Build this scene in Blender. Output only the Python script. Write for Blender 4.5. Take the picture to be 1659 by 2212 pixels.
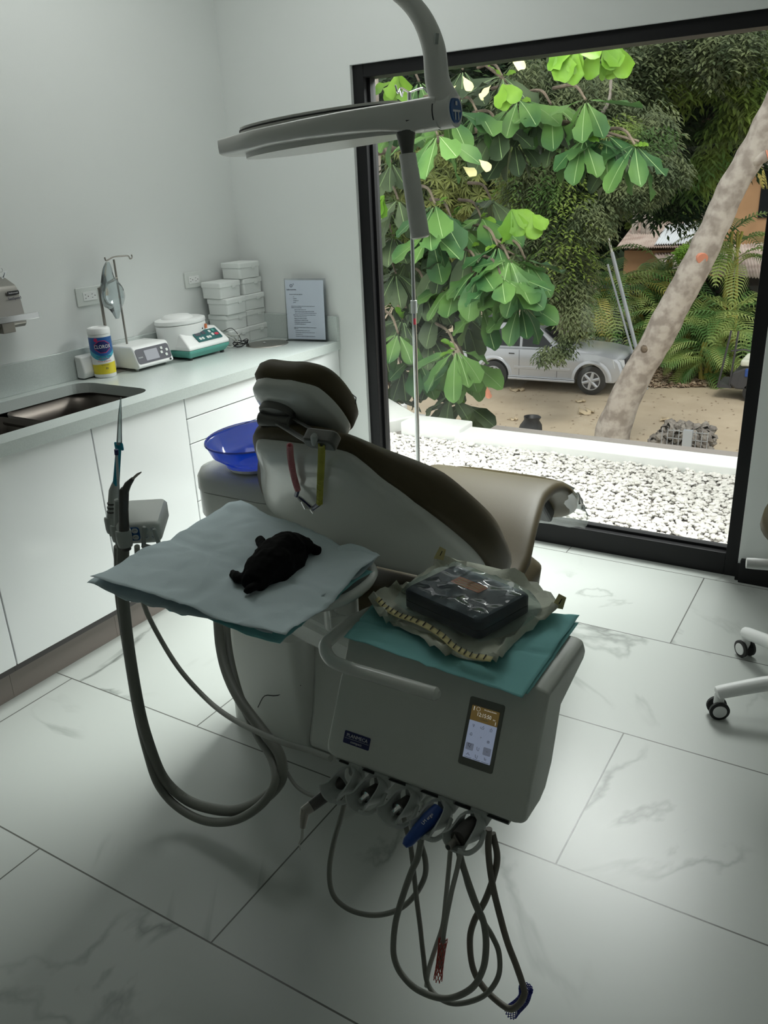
import bpy, bmesh, math, random
from mathutils import Vector, Matrix, noise
random.seed(7)
for o in list(bpy.data.objects): bpy.data.objects.remove(o)
SC = bpy.context.scene
COL = SC.collection
# ---------------------------------------------------------------- camera
EYE = Vector((0, 0, 1.6)); FPX = 1765.2; PIT, YAW, ROL = .375478, -.55975, -.046357
_f = Vector((math.sin(YAW)*math.cos(PIT), math.cos(YAW)*math.cos(PIT), -math.sin(PIT)))
_r = Vector((math.cos(YAW), -math.sin(YAW), 0)); _u = _r.cross(_f)
CR = _r*math.cos(ROL)+_u*math.sin(ROL); CU = _u*math.cos(ROL)-_r*math.sin(ROL)
cd = bpy.data.cameras.new('camera'); cam = bpy.data.objects.new('camera', cd); COL.objects.link(cam)
cd.sensor_fit = 'VERTICAL'; cd.sensor_height = 24; cd.lens = FPX/2212*24; cd.clip_start = .02; cd.clip_end = 400
cam.matrix_world = Matrix.Translation(EYE) @ Matrix((CR, CU, -_f)).transposed().to_4x4()
SC.camera = cam
def P(px, py, ax, val):
    """point of the place seen at a pixel of the survey photograph, on the plane axis = val"""
    d = _f + CR*((px-829.5)/FPX) - CU*((py-1106)/FPX)
    return EYE + d*((val-EYE[ax])/d[ax])
def dep(p): return (Vector(p)-EYE).dot(_f)
# ---------------------------------------------------------------- light and exposure
SC.view_settings.view_transform = 'Standard'; SC.view_settings.look = 'None'
SC.view_settings.gamma = 1; SC.view_settings.use_curve_mapping = False
SC.view_settings.exposure = 0.0
w = bpy.data.worlds.new('sky'); SC.world = w; w.use_nodes = True
wn = w.node_tree.nodes; wl = w.node_tree.links
bg = wn['Background']; bg.inputs['Strength'].default_value = 1.15
tc = wn.new('ShaderNodeTexCoord'); sx = wn.new('ShaderNodeSeparateXYZ'); rp = wn.new('ShaderNodeValToRGB')
wl.new(tc.outputs['Generated'], sx.inputs[0]); wl.new(sx.outputs['Z'], rp.inputs[0]); wl.new(rp.outputs[0], bg.inputs[0])
rp.color_ramp.elements[0].position = 0; rp.color_ramp.elements[0].color = (.75, .8, .8, 1)
rp.color_ramp.elements[1].position = .7; rp.color_ramp.elements[1].color = (1, 1, 1, 1)
def lamp(name, kind, loc, target, energy, size=(1, 1), color=(1, 1, 1), spread=180):
    l = bpy.data.lights.new(name, kind); o = bpy.data.objects.new(name, l); COL.objects.link(o)
    o.location = loc; o.rotation_euler = (Vector(target)-Vector(loc)).to_track_quat('-Z', 'Y').to_euler()
    l.energy = energy; l.color = color
    if kind == 'AREA': l.shape = 'RECTANGLE'; l.size, l.size_y = size; l.spread = math.radians(spread)
    if kind == 'SUN': l.angle = size[0]
    return o
lamp('hazy_sun', 'SUN', (0, 0, 30), (-3.0, 6.0, 20), 1.8, (.35,), (1, .97, .9))
lamp('added_ceiling_fill', 'AREA', (-1.95, 2.3, 2.93), (-2.05, 2.4, 0), 13, (1.2, .8), (.97, 1, .97))  # unseen fill light added under the ceiling to brighten the walls
lamp('added_window_fill', 'AREA', (-1.1, 4.5, 3.2), (-2.1, 2.1, .5), 300, (3.0, 1.2), (.97, 1, .98), 80)  # added area light, hidden outside above the window head, boosts skylight indoors
# ---------------------------------------------------------------- materials
def mat(name, c, rough=.5, metal=0, spec=.5, c2=None, ns=5, bump=0, bs=60, coat=0, alpha=1, trans=0, emit=0, transl=0, detail=3, lo=.4, hi=.6):
    m = bpy.data.materials.new(name); m.use_nodes = True; n = m.node_tree.nodes; l = m.node_tree.links; b = n['Principled BSDF']
    b.inputs['Base Color'].default_value = (*c, 1); b.inputs['Roughness'].default_value = rough
    b.inputs['Metallic'].default_value = metal; b.inputs['Specular IOR Level'].default_value = spec
    b.inputs['Coat Weight'].default_value = coat; b.inputs['Alpha'].default_value = alpha
    b.inputs['Transmission Weight'].default_value = trans
    tcn = n.new('ShaderNodeTexCoord')
    if emit: b.inputs['Emission Color'].default_value = (*c, 1); b.inputs['Emission Strength'].default_value = emit
    if c2:
        t = n.new('ShaderNodeTexNoise'); t.inputs['Scale'].default_value = ns; t.inputs['Detail'].default_value = detail
        r = n.new('ShaderNodeValToRGB'); r.color_ramp.elements[0].color = (*c, 1); r.color_ramp.elements[1].color = (*c2, 1)
        r.color_ramp.elements[0].position = lo; r.color_ramp.elements[1].position = hi
        l.new(tcn.outputs['Object'], t.inputs[0]); l.new(t.outputs[0], r.inputs[0]); l.new(r.outputs[0], b.inputs['Base Color'])
    if bump:
        t2 = n.new('ShaderNodeTexNoise'); t2.inputs['Scale'].default_value = bs; t2.inputs['Detail'].default_value = 4
        bp = n.new('ShaderNodeBump'); bp.inputs['Strength'].default_value = bump; bp.inputs['Distance'].default_value = .01
        l.new(tcn.outputs['Object'], t2.inputs[0]); l.new(t2.outputs[0], bp.inputs['Height']); l.new(bp.outputs[0], b.inputs['Normal'])
    if transl:
        tr = n.new('ShaderNodeBsdfTranslucent'); mx = n.new('ShaderNodeMixShader'); mx.inputs[0].default_value = transl
        o = n['Material Output']; l.new(b.outputs[0], mx.inputs[1]); l.new(tr.outputs[0], mx.inputs[2]); l.new(mx.outputs[0], o.inputs[0])
        if c2: l.new(r.outputs[0], tr.inputs[0])
        else: tr.inputs[0].default_value = (*c, 1)
    return m
def film(name, tint, gloss, rough=.05, white=0.0):
    """thin clear sheet: mostly see-through, reflects at grazing angles"""
    m = bpy.data.materials.new(name); m.use_nodes = True; n = m.node_tree.nodes; l = m.node_tree.links
    n.remove(n['Principled BSDF']); o = n['Material Output']
    t = n.new('ShaderNodeBsdfTransparent'); t.inputs[0].default_value = (*tint, 1)
    g = n.new('ShaderNodeBsdfGlossy'); g.inputs['Roughness'].default_value = rough
    fr = n.new('ShaderNodeFresnel'); fr.inputs[0].default_value = 1.45
    mu = n.new('ShaderNodeMath'); mu.operation = 'MULTIPLY'; mu.inputs[1].default_value = gloss
    mx = n.new('ShaderNodeMixShader'); l.new(fr.outputs[0], mu.inputs[0]); l.new(mu.outputs[0], mx.inputs[0])
    l.new(t.outputs[0], mx.inputs[1]); l.new(g.outputs[0], mx.inputs[2]); last = mx
    if white:
        d = n.new('ShaderNodeBsdfDiffuse'); d.inputs[0].default_value = (.8, .85, .85, 1); m2 = n.new('ShaderNodeMixShader'); m2.inputs[0].default_value = white
        l.new(mx.outputs[0], m2.inputs[1]); l.new(d.outputs[0], m2.inputs[2]); last = m2
    l.new(last.outputs[0], o.inputs[0]); return m
M_ = {}
M_['wall'] = mat('wall_paint', (.77, .795, .78), .75, bump=.03, bs=180)
M_['ceil'] = mat('ceiling_paint', (.8, .82, .8), .8)
M_['black_frame'] = mat('black_aluminium', (.006, .006, .007), .45, spec=.3)
M_['gloss_white'] = mat('gloss_white_laminate', (.88, .90, .90), .12, coat=.3)
M_['quartz'] = mat('pale_quartz', (.58, .63, .61), .22, c2=(.53, .58, .56), ns=300)
M_['kick'] = mat('taupe_plinth', (.26, .22, .20), .5)
M_['dark_gap'] = mat('cabinet_carcass', (.10, .09, .09), .7)
M_['sink_steel'] = mat('dark_brushed_steel', (.15, .13, .115), .38, metal=.8)
M_['steel'] = mat('brushed_steel', (.42, .40, .37), .32, metal=1, bump=.05, bs=300)
M_['dull_steel'] = mat('dull_steel', (.35, .33, .30), .45, metal=.9)
M_['chrome'] = mat('chrome', (.78, .78, .78), .12, metal=1)
M_['plastic'] = mat('white_plastic', (.72, .75, .72), .35)
M_['shell'] = mat('unit_white_shell', (.68, .70, .66), .22, coat=.2)
M_['lamp_white'] = mat('lamp_white_plastic', (.80, .80, .76), .3)
M_['seam'] = mat('dark_seam', (.03, .03, .03), .7)
M_['console'] = mat('console_plastic', (.68, .70, .65), .3)
M_['leather'] = mat('olive_brown_upholstery', (.078, .060, .028), .52, spec=.3, bump=.06, bs=400)
M_['gunmetal'] = mat('gunmetal_grey_plastic', (.13, .13, .12), .35, metal=.4)
M_['hose'] = mat('grey_hose', (.20, .205, .18), .5, bump=.05, bs=200)
M_['hose_pale'] = mat('pale_grey_hose', (.33, .335, .30), .5)
M_['hose_brown'] = mat('brown_grey_hose', (.16, .145, .12), .5)
M_['grey_plastic'] = mat('mid_grey_plastic', (.43, .46, .44), .4)
M_['dark_grip'] = mat('dark_grey_grip', (.07, .065, .06), .45)
M_['blue_rubber'] = mat('blue_silicone', (.012, .06, .28), .4)
M_['bib_white'] = mat('pale_blue_paper', (.72, .84, .88), .9, bump=.1, bs=500, transl=.15)
M_['bib_teal'] = mat('teal_paper', (.32, .72, .73), .9, bump=.1, bs=500, transl=.15)
M_['black_nitrile'] = mat('black_nitrile', (.004, .004, .004), .85, spec=.15)
M_['black'] = mat('black_plastic', (.01, .01, .012), .5)
M_['black_rubber'] = mat('black_rubber', (.02, .02, .02), .6)
M_['white'] = mat('plain_white', (.85, .86, .85), .4)
M_['styro'] = mat('white_foam', (.80, .83, .81), .6)
M_['teal'] = mat('teal_plastic', (.10, .36, .30), .4)
M_['teal_dark'] = mat('dark_teal_panel', (.02, .12, .12), .3)
M_['red'] = mat('red_plastic', (.6, .05, .09), .5)
M_['orange'] = mat('orange_label', (.75, .22, .09), .5)
M_['navy'] = mat('navy_badge', (.012, .016, .10), .35)
M_['panel_grey'] = mat('grey_display_panel', (.08, .08, .10), .35)
M_['lcd'] = mat('pale_lcd', (.42, .42, .47), .15)
M_['screen_blue'] = mat('screen_pale_blue', (.36, .42, .56), .3, emit=.35)
M_['screen_brown'] = mat('screen_ochre', (.17, .115, .035), .3, emit=.35)
M_['screen_grey'] = mat('screen_button_grey', (.22, .25, .33), .3, emit=.3)
M_['ink'] = mat('dark_ink', (.03, .035, .08), .6)
M_['ink_pale'] = mat('pale_ink', (.75, .76, .78), .5)
M_['screen_text'] = mat('screen_white_text', (.8, .8, .75), .5, emit=.35)
M_['bezel'] = mat('screen_bezel', (.17, .175, .15), .35)
M_['paper'] = mat('printed_sheet', (.60, .66, .76), .8)
M_['acrylic'] = film('clear_acrylic', (.93, .95, .97), 1.0)
M_['glass'] = film('window_glass', (.97, .98, .97), .55, .0)
M_['film'] = film('clear_film', (.86, .95, .96), .8, .08, .03)
M_['film_clear'] = film('foot_film', (.93, .95, .94), 1.6, .12, .06)
M_['iv_plastic'] = film('iv_bag_plastic', (.80, .85, .86), 2.2, .06, .05)
M_['clear_tip'] = film('clear_suction_tip', (.72, .78, .78), 1.5, .2, .25)
M_['pink'] = mat('pink_coil', (.75, .33, .36), .4, transl=.3)
M_['yellow'] = mat('yellow_coil', (.62, .62, .12), .4, transl=.3)
M_['straw_white'] = mat('pale_tube', (.6, .65, .66), .3)
M_['cyan_tip'] = mat('cyan_tip', (.02, .36, .50), .35, transl=.2)
M_['pouch'] = mat('ivory_pouch_paper', (.60, .62, .52), .8, bump=.3, bs=40)
M_['pouch_yellow'] = mat('pale_yellow_tape', (.62, .55, .27), .8)
M_['case'] = mat('black_case', (.012, .014, .03), .4, coat=.3)
M_['red_net'] = mat('red_net', (.45, .05, .03), .6)
M_['blue_net'] = mat('blue_net', (.02, .03, .25), .6)
M_['lbl_blue'] = mat('label_blue', (.012, .10, .33), .35)
M_['lbl_cyan'] = mat('label_cyan', (.05, .38, .52), .35)
M_['lbl_yellow'] = mat('label_yellow', (.72, .60, .03), .35)
M_['lbl_navy'] = mat('label_navy', (.01, .02, .13), .35)
M_['lbl_crimson'] = mat('label_crimson', (.5, .03, .12), .35)
M_['wire'] = mat('pale_wire', (.55, .56, .52), .5)
# blue bowl: tinted see-through plastic
M_['blue_bowl'] = mat('blue_clear_plastic', (.02, .13, .80), .08, transl=.45, alpha=.62)
M_['blue_rim'] = mat('blue_rim', (.01, .04, .5), .1, alpha=.8)
# outdoors
M_['pebble'] = mat('white_pebble', (.62, .59, .55), .85, c2=(.76, .73, .69), ns=30)
M_['roof_bed'] = mat('gravel_bed', (.20, .18, .16), .9, c2=(.3, .27, .25), ns=60)
M_['coping'] = mat('white_coping', (.80, .80, .78), .7)
M_['gutter'] = mat('grey_capping', (.26, .23, .21), .7)
M_['sand'] = mat('sandy_road', (.40, .33, .235), .95, c2=(.46, .385, .28), ns=1.2, bump=.4, bs=12, detail=8, lo=.35, hi=.7)
M_['litter'] = mat('dry_leaf_litter', (.22, .145, .09), .9, c2=(.42, .33, .24), ns=14, bump=1, bs=20)
M_['dry_leaf'] = mat('dry_leaf', (.55, .45, .30), .8)
M_['silver'] = mat('silver_car_paint', (.52, .54, .57), .28, metal=.35, coat=.4)
M_['car_white'] = mat('white_car_paint', (.75, .76, .76), .25, coat=.5)
M_['car_glass'] = mat('dark_car_glass', (.012, .014, .016), .08)
M_['car_trim'] = mat('car_grey_trim', (.05, .05, .055), .5)
M_['headlight'] = mat('headlight_lens', (.65, .68, .70), .1, coat=.5)
M_['bark'] = mat('pale_bark', (.26, .225, .195), .9, c2=(.42, .38, .335), ns=5, bump=.8, bs=14, detail=8)
M_['bark_dark'] = mat('brown_bark', (.10, .075, .055), .9, c2=(.18, .14, .10), ns=6, bump=.5, bs=20)
M_['cut_wood'] = mat('cut_wood', (.55, .22, .14), .8)
def leafmat(name, c, c2, ns, tl=.35, rough=.45):
    return mat(name, c, rough, c2=c2, ns=ns, transl=tl, spec=.25, detail=1)
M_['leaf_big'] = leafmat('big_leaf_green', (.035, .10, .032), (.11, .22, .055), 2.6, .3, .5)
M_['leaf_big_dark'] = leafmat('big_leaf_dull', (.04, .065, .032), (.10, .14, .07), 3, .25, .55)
M_['leaf_lime'] = leafmat('young_leaf_lime', (.09, .20, .018), (.15, .28, .03), 3, .35)
M_['leaf_fine'] = leafmat('fine_leaf_grey_green', (.09, .125, .06), (.19, .23, .11), 1.6)
M_['leaf_star'] = leafmat('long_leaf_yellow_green', (.07, .12, .035), (.28, .32, .10), .9)
M_['leaf_dark'] = leafmat('shade_tinted_leaf', (.02, .045, .02), (.06, .11, .035), 1.0)  # dark green with the shade among the leaves put into the colour
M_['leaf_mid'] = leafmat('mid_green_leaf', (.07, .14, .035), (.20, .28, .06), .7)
M_['vein'] = mat('leaf_midrib', (.20, .30, .12), .6)
M_['palm'] = leafmat('palm_green', (.10, .22, .06), (.34, .42, .13), 1.1)
M_['palm_yellow'] = leafmat('palm_yellow', (.42, .40, .09), (.60, .52, .15), 1.1)
M_['hill'] = mat('wooded_hill', (.012, .025, .012), .95, c2=(.04, .07, .025), ns=1.5, bump=1, bs=3)
M_['ochre'] = mat('ochre_render', (.46, .27, .14), .85, c2=(.40, .235, .12), ns=1)
M_['tin'] = mat('rusty_tin_roof', (.42, .33, .29), .6, c2=(.58, .50, .45), ns=1.5)
M_['tin_white'] = mat('white_tin_roof', (.72, .76, .80), .5)
M_['eave'] = mat('dark_eave', (.05, .045, .04), .8)
M_['pole_grey'] = mat('galvanised_grey', (.40, .43, .46), .5, metal=.3)
M_['stone'] = mat('grey_stone', (.16, .145, .13), .9, c2=(.26, .24, .21), ns=6, bump=.5, bs=30)
M_['cart_blue'] = mat('cart_blue', (.02, .07, .28), .3, coat=.4)
# floor: marble look tiles in half bond, laid 1.22 x 0.603 m
def tile_mat():
    m = bpy.data.materials.new('marble_tile'); m.use_nodes = True; n = m.node_tree.nodes; l = m.node_tree.links; b = n['Principled BSDF']
    tc = n.new('ShaderNodeTexCoord'); mp = n.new('ShaderNodeMapping')
    mp.inputs['Location'].default_value = (.51+1.22*6+.61, -.345+.603*10+.0, 0); l.new(tc.outputs['Object'], mp.inputs[0])
    br = n.new('ShaderNodeTexBrick'); br.offset = .5; br.offset_frequency = 2; br.squash = 1
    br.inputs['Scale'].default_value = 1; br.inputs['Brick Width'].default_value = 1.22; br.inputs['Row Height'].default_value = .603
    br.inputs['Mortar Size'].default_value = .0022; br.inputs['Mortar Smooth'].default_value = 0
    br.inputs['Color1'].default_value = (0, 0, 0, 1); br.inputs['Color2'].default_value = (1, 1, 1, 1); br.inputs['Mortar'].default_value = (0, 0, 0, 1)
    l.new(mp.outputs[0], br.inputs[0])
    # veins: distorted noise contour, shifted per tile
    ad = n.new('ShaderNodeVectorMath'); ad.operation = 'MULTIPLY_ADD'; l.new(br.outputs['Color'], ad.inputs[0]); ad.inputs[1].default_value = (9, 7, 3); l.new(tc.outputs['Object'], ad.inputs[2])
    ns = n.new('ShaderNodeTexNoise'); ns.inputs['Scale'].default_value = 1.1; ns.inputs['Detail'].default_value = 6; ns.inputs['Distortion'].default_value = .9; l.new(ad.outputs[0], ns.inputs[0])
    s = n.new('ShaderNodeMath'); s.operation = 'SUBTRACT'; s.inputs[1].default_value = .5; l.new(ns.outputs[0], s.inputs[0])
    a = n.new('ShaderNodeMath'); a.operation = 'ABSOLUTE'; l.new(s.outputs[0], a.inputs[0])
    r = n.new('ShaderNodeValToRGB'); r.color_ramp.elements[0].position = 0; r.color_ramp.elements[0].color = (1, 1, 1, 1)
    r.color_ramp.elements[1].position = .018; r.color_ramp.elements[1].color = (0, 0, 0, 1); l.new(a.outputs[0], r.inputs[0])
    n2 = n.new('ShaderNodeTexNoise'); n2.inputs['Scale'].default_value = 1.3; n2.inputs['Detail'].default_value = 3; l.new(ad.outputs[0], n2.inputs[0])
    r2 = n.new('ShaderNodeValToRGB'); r2.color_ramp.elements[0].position = .52; r2.color_ramp.elements[1].position = .68; l.new(n2.outputs[0], r2.inputs[0])
    mu = n.new('ShaderNodeMath'); mu.operation = 'MULTIPLY'; l.new(r.outputs[0], mu.inputs[0]); l.new(r2.outputs[0], mu.inputs[1])
    m1 = n.new('ShaderNodeMix'); m1.data_type = 'RGBA'; m1.inputs['A'].default_value = (.47, .495, .47, 1); m1.inputs['B'].default_value = (.17, .185, .17, 1); l.new(mu.outputs[0], m1.inputs['Factor'])
    m2 = n.new('ShaderNodeMix'); m2.data_type = 'RGBA'; m2.inputs['B'].default_value = (.10, .10, .09, 1); l.new(m1.outputs['Result'], m2.inputs['A']); l.new(br.outputs['Fac'], m2.inputs['Factor'])
    l.new(m2.outputs['Result'], b.inputs['Base Color']); b.inputs['Roughness'].default_value = .33
    b.inputs['Specular IOR Level'].default_value = .45
    return m
M_['tile'] = tile_mat()
# ---------------------------------------------------------------- mesh helpers
class B:
    def __init__(s): s.v = []; s.f = []; s.m = []; s.mi = 0
    def add(s, vs, fs):
        k = len(s.v); s.v += [tuple(v) for v in vs]; s.f += [tuple(i+k for i in f) for f in fs]; s.m += [s.mi]*len(fs); return s
    def box(s, c, d, rot=None):
        c = Vector(c); h = Vector(d)/2
        vs = [Vector((x*h.x, y*h.y, z*h.z)) for x in (-1, 1) for y in (-1, 1) for z in (-1, 1)]
        if rot is not None: vs = [rot @ v for v in vs]
        return s.add([v+c for v in vs], [(0, 1, 3, 2), (4, 6, 7, 5), (0, 4, 5, 1), (2, 3, 7, 6), (0, 2, 6, 4), (1, 5, 7, 3)])
    def bb(s, x0, x1, y0, y1, z0, z1): return s.box(((x0+x1)/2, (y0+y1)/2, (z0+z1)/2), (x1-x0, y1-y0, z1-z0))
    def ring(s, rings, cap0=True, cap1=True, closed=True):
        n = len(rings[0]); vs = [v for r in rings for v in r]; fs = []
        for i in range(len(rings)-1):
            for j in range(n if closed else n-1):
                k = (j+1) % n; fs.append((i*n+j, i*n+k, (i+1)*n+k, (i+1)*n+j))
        if cap0: fs.append(tuple(range(n))[::-1])
        if cap1: fs.append(tuple((len(rings)-1)*n+j for j in range(n)))
        return s.add(vs, fs)
    def tube(s, pts, r, seg=10, caps=True):
        pts = [Vector(p) for p in pts]; N = len(pts); rs = r if isinstance(r, (list, tuple)) else [r]*N
        t = (pts[1]-pts[0]).normalized(); a = t.orthogonal().normalized(); rings = []
        for i, p in enumerate(pts):
            t2 = (pts[min(i+1, N-1)]-pts[max(i-1, 0)]).normalized(); a = (a-t2*a.dot(t2)).normalized(); b_ = t2.cross(a)
            rings.append([p+(a*math.cos(2*math.pi*j/seg)+b_*math.sin(2*math.pi*j/seg))*rs[i] for j in range(seg)])
        return s.ring(rings, caps, caps)
    def cyl(s, p0, p1, r0, r1=None, seg=20): return s.tube([p0, p1], [r0, r0 if r1 is None else r1], seg)
    def lathe(s, prof, c=(0, 0, 0), seg=28, axis=(0, 0, 1), sx=1, sy=1):
        q = Vector((0, 0, 1)).rotation_difference(Vector(axis)); c = Vector(c)
        return s.ring([[c+q @ Vector((r*sx*math.cos(2*math.pi*j/seg), r*sy*math.sin(2*math.pi*j/seg), z)) for j in range(seg)] for r, z in prof], prof[0][0] > 1e-5, prof[-1][0] > 1e-5)
    def ball(s, c, r, seg=12, rings=8, rot=None):
        if not isinstance(r, (list, tuple)): r = (r, r, r)
        rr = [[Vector(c)+((rot or Matrix.Identity(3)) @ Vector((r[0]*math.sin(a)*math.cos(2*math.pi*j/seg), r[1]*math.sin(a)*math.sin(2*math.pi*j/seg), r[2]*math.cos(a)))) for j in range(seg)] for a in [math.pi*max(.03, min(i, rings-.03))/rings for i in range(rings+1)]]
        return s.ring(rr)
    def prism(s, outline, mapf, w0, w1):
        """closed 2-D outline, mapf(u, v, w) -> point"""
        return s.ring([[mapf(u, v, w0) for u, v in outline], [mapf(u, v, w1) for u, v in outline]])
def setp(o, **k):
    for a, b in k.items():
        if b is not None: o[a] = b
    return o
def obj(name, b, m, parent=None, smooth=35, bevel=0, sub=0, seg=2, solid=0, keep=False):
    me = bpy.data.meshes.new(name); me.from_pydata(b.v, [], b.f)
    for x in (m if isinstance(m, (list, tuple)) else [m]): me.materials.append(M_[x])
    if len(set(b.m)) > 1: me.polygons.foreach_set('material_index', b.m)
    bm = bmesh.new(); bm.from_mesh(me); bmesh.ops.recalc_face_normals(bm, faces=bm.faces); bm.to_mesh(me); bm.free()
    if smooth:
        me.polygons.foreach_set('use_smooth', [True]*len(me.polygons))
        if not sub: me.set_sharp_from_angle(angle=math.radians(smooth))
    me.update(); o = bpy.data.objects.new(name, me); COL.objects.link(o)
    if solid: md = o.modifiers.new('thickness', 'SOLIDIFY'); md.thickness = solid
    if bevel: md = o.modifiers.new('bevel', 'BEVEL'); md.width = bevel; md.segments = seg; md.limit_method = 'ANGLE'; md.harden_normals = False
    if sub: md = o.modifiers.new('sub', 'SUBSURF'); md.levels = sub; md.render_levels = sub
    if parent is not None:
        o.parent = parent
        if not keep: o.matrix_parent_inverse = rootmat(parent).inverted()
    return o
def rootmat(p):
    m = Matrix.LocRotScale(p.location, p.rotation_euler, p.scale)
    return (rootmat(p.parent) @ p.matrix_parent_inverse @ m) if p.parent else m
def thing(name, label, cat, loc=(0, 0, 0), rotz=0, group=None):
    o = bpy.data.objects.new(name, None); COL.objects.link(o); o.empty_display_size = .05
    o.location = loc; o.rotation_euler = (0, 0, rotz); return setp(o, label=label, category=cat, group=group)
def tag(o, label, cat, group=None): return setp(o, label=label, category=cat, group=group)
def struct(name, b, m, parent=None, **k):
    o = obj(name, b, m, parent, **k)
    if parent is None: o['kind'] = 'structure'
    return o
def dup(root, loc, rotz=0, label=None, scale=None):
    r = root.copy(); COL.objects.link(r); r.location = loc; r.rotation_euler = (0, 0, rotz)
    if label: r['label'] = label
    if scale: r.scale = (scale,)*3
    for ch in list(root.children):
        c = ch.copy(); COL.objects.link(c); c.parent = r
        for g in ch.children: d = g.copy(); COL.objects.link(d); d.parent = c
    return r
def spline(pts, n=8):
    pts = [Vector(p) for p in pts]; q = [pts[0]*2-pts[1]]+pts+[pts[-1]*2-pts[-2]]; out = []
    for i in range(1, len(q)-2):
        for k in range(n):
            t = k/n; a, b, c, d = q[i-1:i+3]
            out.append(.5*((2*b)+(c-a)*t+(2*a-5*b+4*c-d)*t*t+(3*b-a-3*c+d)*t**3))
    return out+[pts[-1]]
def text(name, s, size, org, ux, uy, m, parent, depth=.0004, align='LEFT', xs=1):
    """writing laid on a surface: ux = reading direction, uy = up"""
    cu = bpy.data.curves.new(name, 'FONT'); cu.body = s; cu.size = size; cu.extrude = depth; cu.align_x = align; cu.align_y = 'CENTER'; cu.resolution_u = 2
    t = bpy.data.objects.new(name, cu); COL.objects.link(t); me = bpy.data.meshes.new_from_object(t, preserve_all_data_layers=False); bpy.data.objects.remove(t)
    ux = Vector(ux).normalized(); uy = Vector(uy).normalized(); nz = ux.cross(uy)
    me.transform(Matrix.Translation(org) @ Matrix((ux*xs, uy, nz)).transposed().to_4x4())
    me.materials.clear(); me.materials.append(M_[m]); o = bpy.data.objects.new(name, me); COL.objects.link(o)
    if parent: o.parent = parent; o.matrix_parent_inverse = rootmat(parent).inverted()
    return o
def rrect(w, h, r, n=5, cx=0, cy=0):
    out = []
    for sx, sy, a0 in ((1, 1, 0), (-1, 1, 90), (-1, -1, 180), (1, -1, 270)):
        for i in range(n+1):
            a = math.radians(a0+90*i/n); out.append((cx+sx*(w/2-r)+r*math.cos(a), cy+sy*(h/2-r)+r*math.sin(a)))
    return out
def frame(o, ux, uy):
    o = Vector(o); ux = Vector(ux).normalized(); uy = Vector(uy).normalized(); n = ux.cross(uy)
    return lambda u, v, w=0: o+ux*u+uy*v+n*w
def rq(b, F, u, v, w_, h, t=.0006, r=None):
    """small flat mark on a surface"""
    b.prism(rrect(w_, h, r if r else min(w_, h)*.2, 3, u, v), F, 0, t)
# ================================================================ ROOM
WX, WY, RX, FY, CZ = -2.95, 3.41, 2.0, -2.0, 2.95
KX = -2.36; CT = .904
struct('floor', B().bb(WX-.1, RX+.1, FY-.1, WY+.14, -.12, 0), 'tile', smooth=0)
struct('ceiling', B().bb(WX-.1, RX+.1, FY-.1, WY+.14, CZ, CZ+.12), 'ceil', smooth=0)
struct('wall_left', B().bb(WX-.15, WX, FY-.1, WY+.14, 0, CZ), 'wall', smooth=0)
struct('wall_right', B().bb(RX, RX+.15, FY-.1, WY+.14, 0, CZ), 'wall', smooth=0)
struct('wall_front', B().bb(WX-.1, RX+.1, FY-.25, FY-.1, 0, CZ), 'wall', smooth=0)
b = B(); x0, x1, zt = -2.208, -.392, 2.115
b.bb(WX, x0, WY, WY+.14, 0, CZ); b.bb(x1, RX, WY, WY+.14, 0, CZ); b.bb(x0, x1, WY, WY+.14, zt, CZ)
struct('wall_back', b, 'wall', smooth=0)
b = B()
y0, y1 = WY+.02, WY+.12
b.bb(x0, x0+.056, y0, y1, 0, zt); b.bb(x1-.053, x1, y0, y1, 0, zt); b.bb(x0+.056, x1-.053, y0, y1, zt-.052, zt); b.bb(x0+.056, x1-.053, y0, y1, 0, .1)
win = struct('window_1', b, 'black_frame', smooth=0, bevel=.002)
b = B(); b.bb(x0+.056, x0+.068, y0+.035, y0+.075, .1, zt-.052); b.bb(x0+.068, x1-.053, y0+.035, y0+.075, .1, .112)
struct('glazing_bead', b, 'black_frame', win, smooth=0)
struct('glass_pane', B().bb(x0+.05, x1-.05, y0+.055, y0+.061, .095, zt-.045), 'glass', win, smooth=0)
struct('baseboard_back', B().bb(x1+.012, RX, WY-.03, WY-.001, 0, .10), 'black_frame', smooth=0, bevel=.002)
struct('trim_1', B().bb(x1-.004, x1+.03, WY-.012, WY+.02, 0, .075), 'black_frame', smooth=0)

# ---------------------------------------------------------------- cabinets
def cabinet(name, label, ya, yb, fronts, group='white gloss base cabinets under the worktop', cat='cabinet'):
    t = thing(name, label, cat, (WX+.3, (ya+yb)/2, 0), 0, group)
    b = B()
    if 1.2 < yb and ya < 2.26:
        b.bb(WX+.002, WX+.018, ya+.0005, yb-.0005, .149, .862); b.bb(KX-.036, KX-.02, ya+.0005, yb-.0005, .149, .862)
    else: b.bb(WX+.002, KX-.02, ya+.0005, yb-.0005, .149, .862)
    b.bb(WX+.002, KX-.02, ya+.0005, yb-.0005, .12, .149)
    obj('body', b, 'dark_gap', t, smooth=0)
    obj('plinth', B().bb(WX+.02, KX-.064, ya+.0005, yb-.0005, 0, .125), 'kick', t, smooth=0)
    for kind, za, zb in fronts:
        obj(kind, B().bb(KX-.0195, KX, ya+.0025, yb-.0025, za+.002, zb-.002), 'gloss_white', t, smooth=0, bevel=.0015)
E_ = [-.50, .0, .45, .906, 1.374, 1.842, 2.306]
lab = ['gloss white cabinet at the near end of the row, out past the sink', 'gloss white cabinet two doors before the sink', 'gloss white door cabinet just before the sink',
       'leftmost gloss white door in the photo, under the sink edge', 'gloss white door below the sink, left of the suction hoses', 'gloss white door behind the upright suction tips']
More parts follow.
